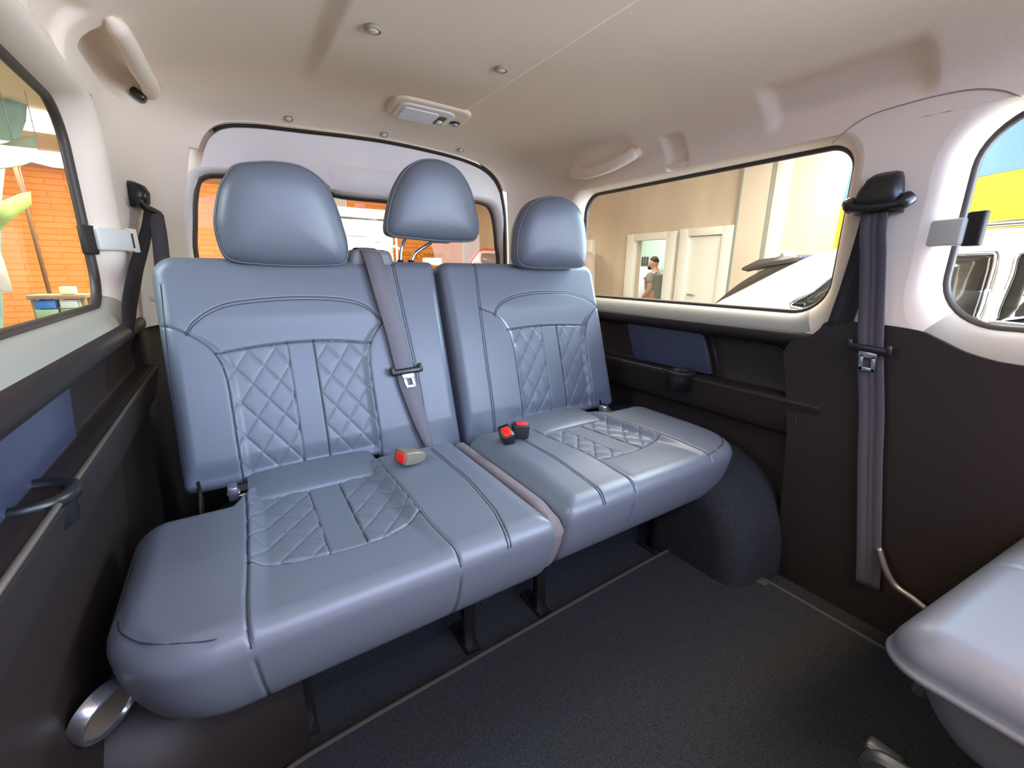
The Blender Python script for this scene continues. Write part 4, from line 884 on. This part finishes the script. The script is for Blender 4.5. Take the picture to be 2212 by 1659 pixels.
V, F = box((2.60, 11.93, 1.72), (.26, .03, .62), .004); ps = thing('wall_poster', 'pale grey poster hanging high on the orange brick wall', 'poster', (2.6, 11.93, 1.4)); mesh('poster_sheet', V, F, mat('pale_grey_paper', (214, 206, 206), .7), ps)
V, F = box((2.74, 11.90, 1.55), (.03, .03, .30), .004); mesh('poster_rod', V, F, WHITE, ps)
# tall pale van parked behind
pv = thing('parked_van', 'tall pale van with its back door towards us, seen through the rear window', 'van', (1.7, 9.3, GZ))
VW = mat('white_van_paint', (240, 240, 240), .3, coat=.5); VG = mat('light_grey_van_trim', (176, 176, 174), .5)
V, F = box((1.70, 9.35, -.15), (1.84, 2.7, 2.0), .07, 4); mesh('van_body', V, F, VG, pv)
V, F = box((1.70, 9.33, .92), (1.80, 2.66, .16), .03, 3); mesh('van_roof', V, F, mat('pale_beige_paint', (206, 198, 184), .5), pv)
V, F = box((1.70, 7.99, .83), (1.72, .03, .025), .004); mesh('roof_seal', V, F, RUBBER, pv)
V, F = box((1.70, 7.99, .785), (1.70, .03, .050), .006); mesh('top_rail', V, F, VW, pv)
q = rrect(.90, 2.50, .545, .755, .05, 6); V, F = rings([np.c_[q[:, 0], np.full(len(q), y), q[:, 1]] for y in (8.01, 7.985)]); n = len(q); F += [tuple(range(n, 2*n))]; mesh('back_window', V, F, mat('milky_glass', (246, 246, 250), .2), pv)
q = rrect(.90, 2.48, -.9, .445, .05, 6); V, F = rings([np.c_[q[:, 0], np.full(len(q), y), q[:, 1]] for y in (8.01, 7.985)]); F += [tuple(range(n, 2*n))]; mesh('door_panel', V, F, VW, pv)
mb = MB(); mb.add(*box((2.33, 7.965, .505), (.16, .04, .05), .012)); mb.add(*box((2.29, 7.95, .475), (.22, .03, .014), .005)); mb.out('door_handle', VW, pv)
mb = MB(); mb.add(*tube([(2.655, 7.98, -.9), (2.655, 7.98, .62)], .018, 8)); mb.add(*tube([(2.54, 7.95, .38), (2.60, 7.95, .40), (2.70, 7.95, .355)], .022, 8)); mb.out('hinge_rod', VW, pv)
for x in (.95, 2.45):
    for y in (8.5, 10.2): V, F = disc((x, y, GZ+.32), (1 if x > 1.7 else -1, 0, 0), .32, .12, 24); mesh('wheel', V, F, RUBBER, pv)
# small red and white car in the far corner
rc = thing('parked_minibus', 'small red and white minibus nose in the far corner beyond the rear window', 'minibus', (4.6, 6.9, GZ))
bp_ = smooth_path([(3.14, -1.08), (3.10, -.7), (3.12, -.35), (3.17, -.02), (3.25, .11), (3.36, .25), (3.46, .325), (3.62, .345), (4.4, .35), (5.5, .35), (5.82, .30), (5.86, -.2), (5.86, -1.08)], 5)
L = []
for y, f in ((6.22, .94), (6.19, .985), (6.22, 1.0), (7.70, 1.0), (7.74, .97)):
    c = np.array([4.5, -.4]); q = c+(bp_-c)*f; L.append(np.c_[q[:, 0], y+.10*np.clip((q[:, 1]+.2)/.5, 0, 1)*(1 if y < 7 else -1), q[:, 1]])
for a in L: a[:, 0] += .505*(a[:, 1]-6.2)
V, F = rings(L); n = len(bp_); F += [tuple(range(n)), tuple(4*n+k for k in range(n))]; mesh('body', V, F, mat('cream_white_paint', (232, 214, 200), .35, coat=.4), rc)
RW = mat('red_paint', (220, 84, 50), .35, coat=.4)
V, F = ribbon(smooth_path([(3.20, 6.26, .07), (3.30, 6.275, .19), (3.44, 6.29, .30), (3.62, 6.30, .325), (4.4, 6.30, .33), (5.6, 6.30, .33)], 5), .018, (0, .2, 1), .012); mesh('red_roof_band', V, F, RW, rc)
V, F = box((4.4, 6.165, .03), (2.4, .02, .05), .005); mesh('red_side_band', V, F, RW, rc)
q = rrect(3.46, 3.86, .10, .265, .03, 5); V, F = rings([np.c_[q[:, 0], 6.215+.10*(q[:, 1]+.2)/.5*.9+d, q[:, 1]] for d in (.02, -.012)]); n = len(q); F += [tuple(range(n, 2*n))]; mesh('side_window', V, F, mat('smoky_glass', (150, 130, 120), .15), rc)
for x in (3.6, 5.3): V, F = disc((x, 6.20, GZ+.30), (0, -1, 0), .30, .04, 20); mesh('wheel', V, F, RUBBER, rc)
# things below the sign: work counter with papers
wc = thing('work_counter', 'long pale counter under the amber sign', 'counter', (4.0, 9.6, GZ)); mb = MB(); mb.add(*box((3.75, 9.6, .12), (1.9, .6, .05), .006)); mb.out('counter_top', mat('pale_counter', (216, 206, 186), .5), wc)
for x in (2.9, 4.6):
    for y in (9.38, 9.82): V, F = box((x, y, -.63), (.05, .05, 1.44), .004); mesh('counter_leg', V, F, STEEL, wc)
V, F = box((3.98, 9.55, .20), (.36, .25, .11), .006); solo(mesh('paper_stack', V, F, mat('white_paper', (244, 240, 230), .7)), 'white stack of paper on the long pale counter', 'paper')
# white car beside the van (right)
sv = thing('white_car', 'white car with black rear spoiler parked beside the van on the right', 'car', (4.25, 0, GZ)); CX = 4.25
PAINT = mat('white_car_paint', (186, 180, 170), .22, coat=.8); CG = mat('dark_car_glass', (44, 40, 36), .04, spec=.8); CT = mat('bright_trim', (210, 212, 216), .15, metal=1)
ST = [(2.36, -.60, -.66), (2.30, -.34, -.40), (2.14, -.26, -.235), (1.95, -.25, -.105), (1.64, -.25, .085), (1.44, -.26, .160), (1.2, -.265, .205), (.8, -.27, .235), (.3, -.275, .250), (-.4, -.28, .235), (-.85, -.28, .13), (-1.45, -.28, -.18), (-1.6, -.29, -.25), (-2.1, -.36, -.33), (-2.4, -.5, -.46)]
def sec(bz, tz):
    tm = lambda z: -.85+.42*max(0, z-bz)*(1-.25*max(0, z-bz))
    a = [(-.78, -1.12), (-.85, -1.0), (-.865, -.75), (-.86, -.5 if bz > -.5 else bz-.1), (-.85, bz)]
    b = [(tm(bz+(tz-bz)*k), bz+(tz-bz)*k) for k in (.2, .4, .6, .8)]+[(tm(tz)+.015, tz-.012), (tm(tz)+.07, tz+.012), (-.3, tz+.03), (0, tz+.035)]
    h = a+b; return np.array([(CX+x, z) for x, z in h]+[(CX-x, z) for x, z in h[-2::-1]])
L = [np.c_[sec(b, t)[:, 0], np.full(25, y), sec(b, t)[:, 1]] for y, b, t in ST]
Lr = []; LL = np.array(L)
ysm = smooth_path([(i,) for i in range(len(L))], 4)[:, 0]
LL = smooth_path(LL.reshape(len(L), -1), 4).reshape(-1, 25, 3)
V, F = rings(list(LL)); F += [tuple(range(25)), tuple((len(LL)-1)*25+k for k in range(25))]; mesh('car_body', V, F, PAINT, sv)
def sidex(z, bz=-.26): d = max(0, z-bz); return CX-.85+.42*d*(1-.25*d)
def sideglass(poly, name):
    q = smooth_path(poly, 4, True); c = q.mean(0); P3 = lambda Q, o: np.array([(sidex(z)-o, y, z) for y, z in Q])
    V, F = rings([P3(q, -.02), P3(q, .005), P3(c+(q-c)*.5, .006), P3(c+(q-c)*.02, .006)]); mesh(name, V, F, CG, sv)
    V, F = tube(P3(q, .006), .012, 6, True); mesh('window_trim', V, F, CT, sv)
sideglass([(1.56, -.235), (1.46, -.12), (1.36, .0), (1.25, .075), (1.0, .105), (.68, .118), (.635, .10), (.62, -.05), (.615, -.22), (.66, -.24), (1.1, -.24)], 'rear_side_window')
sideglass([(.55, -.22), (.55, .0), (.555, .10), (.50, .120), (.1, .128), (-.35, .10), (-.7, -.05), (-.98, -.22), (-.9, -.245), (-.2, -.245), (.5, -.24)], 'front_side_window')
q = rrect(-.60, .60, 0, 1, .12, 5); V, F = rings([np.c_[CX+q[:, 0]*(1-.05*q[:, 1]), 2.12-.42*q[:, 1], -.200+.27*q[:, 1]**.85+d] for d in (-.02, .022)]); n = len(q); F += [tuple(range(n, 2*n))]; mesh('rear_window', V, F, CG, sv)
SPD = mat('black_gloss_spoiler', (62, 56, 52), .25)
sp_ = []
for x in np.linspace(-.66, .66, 13):
    e = abs(x/.66)**3
    sp_.append([(CX+x, 1.66, .125-.02*e), (CX+x, 1.72, .150-.02*e), (CX+x, 1.95, .125-.02*e), (CX+x, 2.17-.10*e, .065-.02*e), (CX+x, 2.18-.10*e, .045-.02*e), (CX+x, 2.12-.1*e, .03-.02*e), (CX+x, 1.9, .05), (CX+x, 1.66, .09)])
V, F = rings([np.array(a) for a in sp_]); F += [tuple(range(8)), tuple(12*8+k for k in range(8))]; mesh('rear_spoiler', V, F, SPD, sv)
for sx in (-1, 1):
    fp = smooth_path([(CX+sx*.66, 2.24, -.30), (CX+sx*.645, 2.06, -.13), (CX+sx*.63, 1.86, .0), (CX+sx*.62, 1.66, .09)], 5)
    V, F = ribbon(fp, .05, (sx*.2, .45, .8), .02); mesh('spoiler_fin', V, F, SPD, sv)
for sx in (-1, 1):
    V, F = tube(smooth_path([(CX+sx*.62, 1.42, .17), (CX+sx*.62, 1.36, .215), (CX+sx*.60, 1.0, .265), (CX+sx*.60, .2, .285), (CX+sx*.60, -.3, .27), (CX+sx*.62, -.4, .23)], 5), .018, 8); mesh('roof_rail', V, F, CT, sv)
    V, F = box((CX+sx*.70, 2.20, -.36), (.18, .12, .20), .03, 3); mesh('tail_lamp', V, F, mat('red_lamp', (130, 46, 40), .2), sv)
for sx in (-1, 1):
    for y in (1.45, -1.35): V, F = disc((CX+sx*.72, y, GZ+.34), (sx, 0, 0), .34, .16, 28); mesh('wheel', V, F, RUBBER, sv)
# hexagonal ceiling lamps
LED = mat('led_tube', (255, 255, 255), .5, emit=3.5)
for (x, y, r, a), lab in zip(((-1.72, 8.05, .36, .1), (-2.02, 10.7, .42, .05), (1.95, 1.55, .62, .2), (2.0, -.1, .62, .2)), ('nearer hexagonal white lamp on the ceiling seen through the left window', 'farther hexagonal white lamp on the ceiling seen through the left window', 'hexagonal white ceiling lamp above the white car, level with the bench', 'hexagonal white ceiling lamp above the front of the white car')):
    h = thing('ceiling_lamp', lab, 'lamp', (x, y, 1.66), 'hexagonal ceiling lamps')
    P6 = [(x+r*math.cos(a+k*math.pi/3), y+r*math.sin(a+k*math.pi/3), 1.68) for k in range(6)]
    for k in range(6): V, F = tube([P6[k], P6[(k+1) % 6]], .05, 8); mesh('lamp_tube', V, F, LED, h)
    for k in (0, 3): V, F = tube([(P6[k][0], P6[k][1], 1.68), (P6[k][0], P6[k][1], 1.76)], .012, 6); mesh('lamp_bracket', V, F, WHITE, h)
# things seen through the left window, and sheets imitating reflections in its glass
def cloth(poly, y, name, label, cat, m, group=None, amp=.03):
    q = np.asarray(poly, float); V, F = sheet(q, [], .08, lambda p, d: np.c_[p[:, 0], y+amp*np.sin(9*p[:, 0]+6*p[:, 1])+.012*d, p[:, 1]]); return solo(mesh(name, V, F, m), label, cat, group)
GS = mat('lime_reflection', (176, 206, 112), .7, var=.25, varscale=3)
cloth([(-1.49, 1.34), (-1.53, 1.09), (-1.67, 1.01), (-1.95, .93), (-2.05, 1.10), (-1.73, 1.22), (-1.6, 1.30)], 7.0, 'reflection_sheet', 'upper lime and white reflection in the left window, built as a sheet', 'reflection', mat('pale_green_reflection', (190, 212, 190), .7, var=.2, varscale=3), 'lime reflections')  # sheet coloured to imitate a green reflection in the glass
cloth([(-1.95, .60), (-1.74, .74), (-1.65, .77), (-1.67, .64), (-1.82, .49), (-2.05, .25), (-2.2, .4)], 7.0, 'reflection_sheet', 'lower lime reflection in the left window, built as a sheet', 'reflection', GS, 'lime reflections')  # second sheet imitating a green glass reflection
mb = MB(); mb.add(*tube([(-1.5, 7.0, 1.34), (-1.5, 7.0, 1.76)], .004, 6)); mb.add(*tube([(-1.68, 7.0, .75), (-1.68, 7.0, 1.76)], .004, 6)); solo(mb.out('added_sheet_wire', STEEL), 'added thin wires holding the lime reflection sheets', 'wire')  # wires added to hold up the reflection sheets
cloth([(-1.80, 1.75), (-1.60, 1.72), (-1.64, 1.55), (-1.73, 1.30), (-1.90, 1.05), (-2.0, .6), (-2.12, .05), (-2.24, -.6), (-2.4, -1.34), (-3.0, -1.34), (-3.0, 1.75)], 7.4, 'teal_reflection_sheet', 'pale teal reflection at the edge of the left window, built as a sheet', 'teal reflection', mat('pale_teal_reflection', (150, 182, 172), .4), None, .04)  # teal glass reflection built as a coloured sheet
cloth([(-1.98, .28), (-1.96, .05), (-1.95, -.27), (-2.1, -.28), (-2.16, .05), (-2.15, .3)], 6.9, 'white_sheet', 'white paper sheet hanging beside the leaning pole', 'sheet', mat('white_paper', (244, 240, 230), .7), None, .01)
V, F = tube([(-1.97, 8.0, 1.55), (-1.95, 8.0, .9), (-1.92, 7.95, GZ)], .022, 8); solo(mesh('leaning_pole', V, F, mat('brown_grey_pole', (120, 86, 62), .6)), 'thin brown pole leaning in front of the orange wall', 'pole')
cr = thing('storage_rack', 'low rack with blue and green boxes at the foot of the orange wall', 'rack', (-1.8, 7.6, GZ)); mb = MB(); mb.add(*box((-1.78, 7.75, -.37), (.52, .4, .05), .006)); 
for x in (-2.0, -1.56):
    for y in (7.6, 7.92): mb.add(*box((x, y, -.87), (.04, .04, .98), .003))
mb.add(*box((-1.78, 7.75, -.68), (.5, .4, .03), .004)); mb.out('rack_frame', mat('grey_brown_rack', (150, 130, 110), .6), cr)
for x, w, z, h, c, nm, lb in ((-1.90, .20, -.60, .16, (150, 184, 150), 'sage_card', 'sage green box on the left of the low rack'), (-1.68, .20, -.60, .17, (120, 164, 128), 'green_card', 'green box on the right of the low rack'), (-1.90, .18, -.46, .10, (70, 130, 220), 'blue_card', 'bright blue box above the sage green box'), (-1.69, .16, -.46, .10, (214, 226, 230), 'white_card', 'pale box above the green box')):
    V, F = box((x, 7.68, z-.0), (w, .22, h), .006); solo(mesh('storage_box', V, F, mat(nm, c, .6)), lb, 'box', 'boxes on the low rack')
V, F = box((-1.68, 7.65, -.295), (.13, .16, .09), .006); solo(mesh('carton', V, F, mat('cream_card', (240, 232, 200), .6)), 'cream carton on top of the low rack', 'carton')
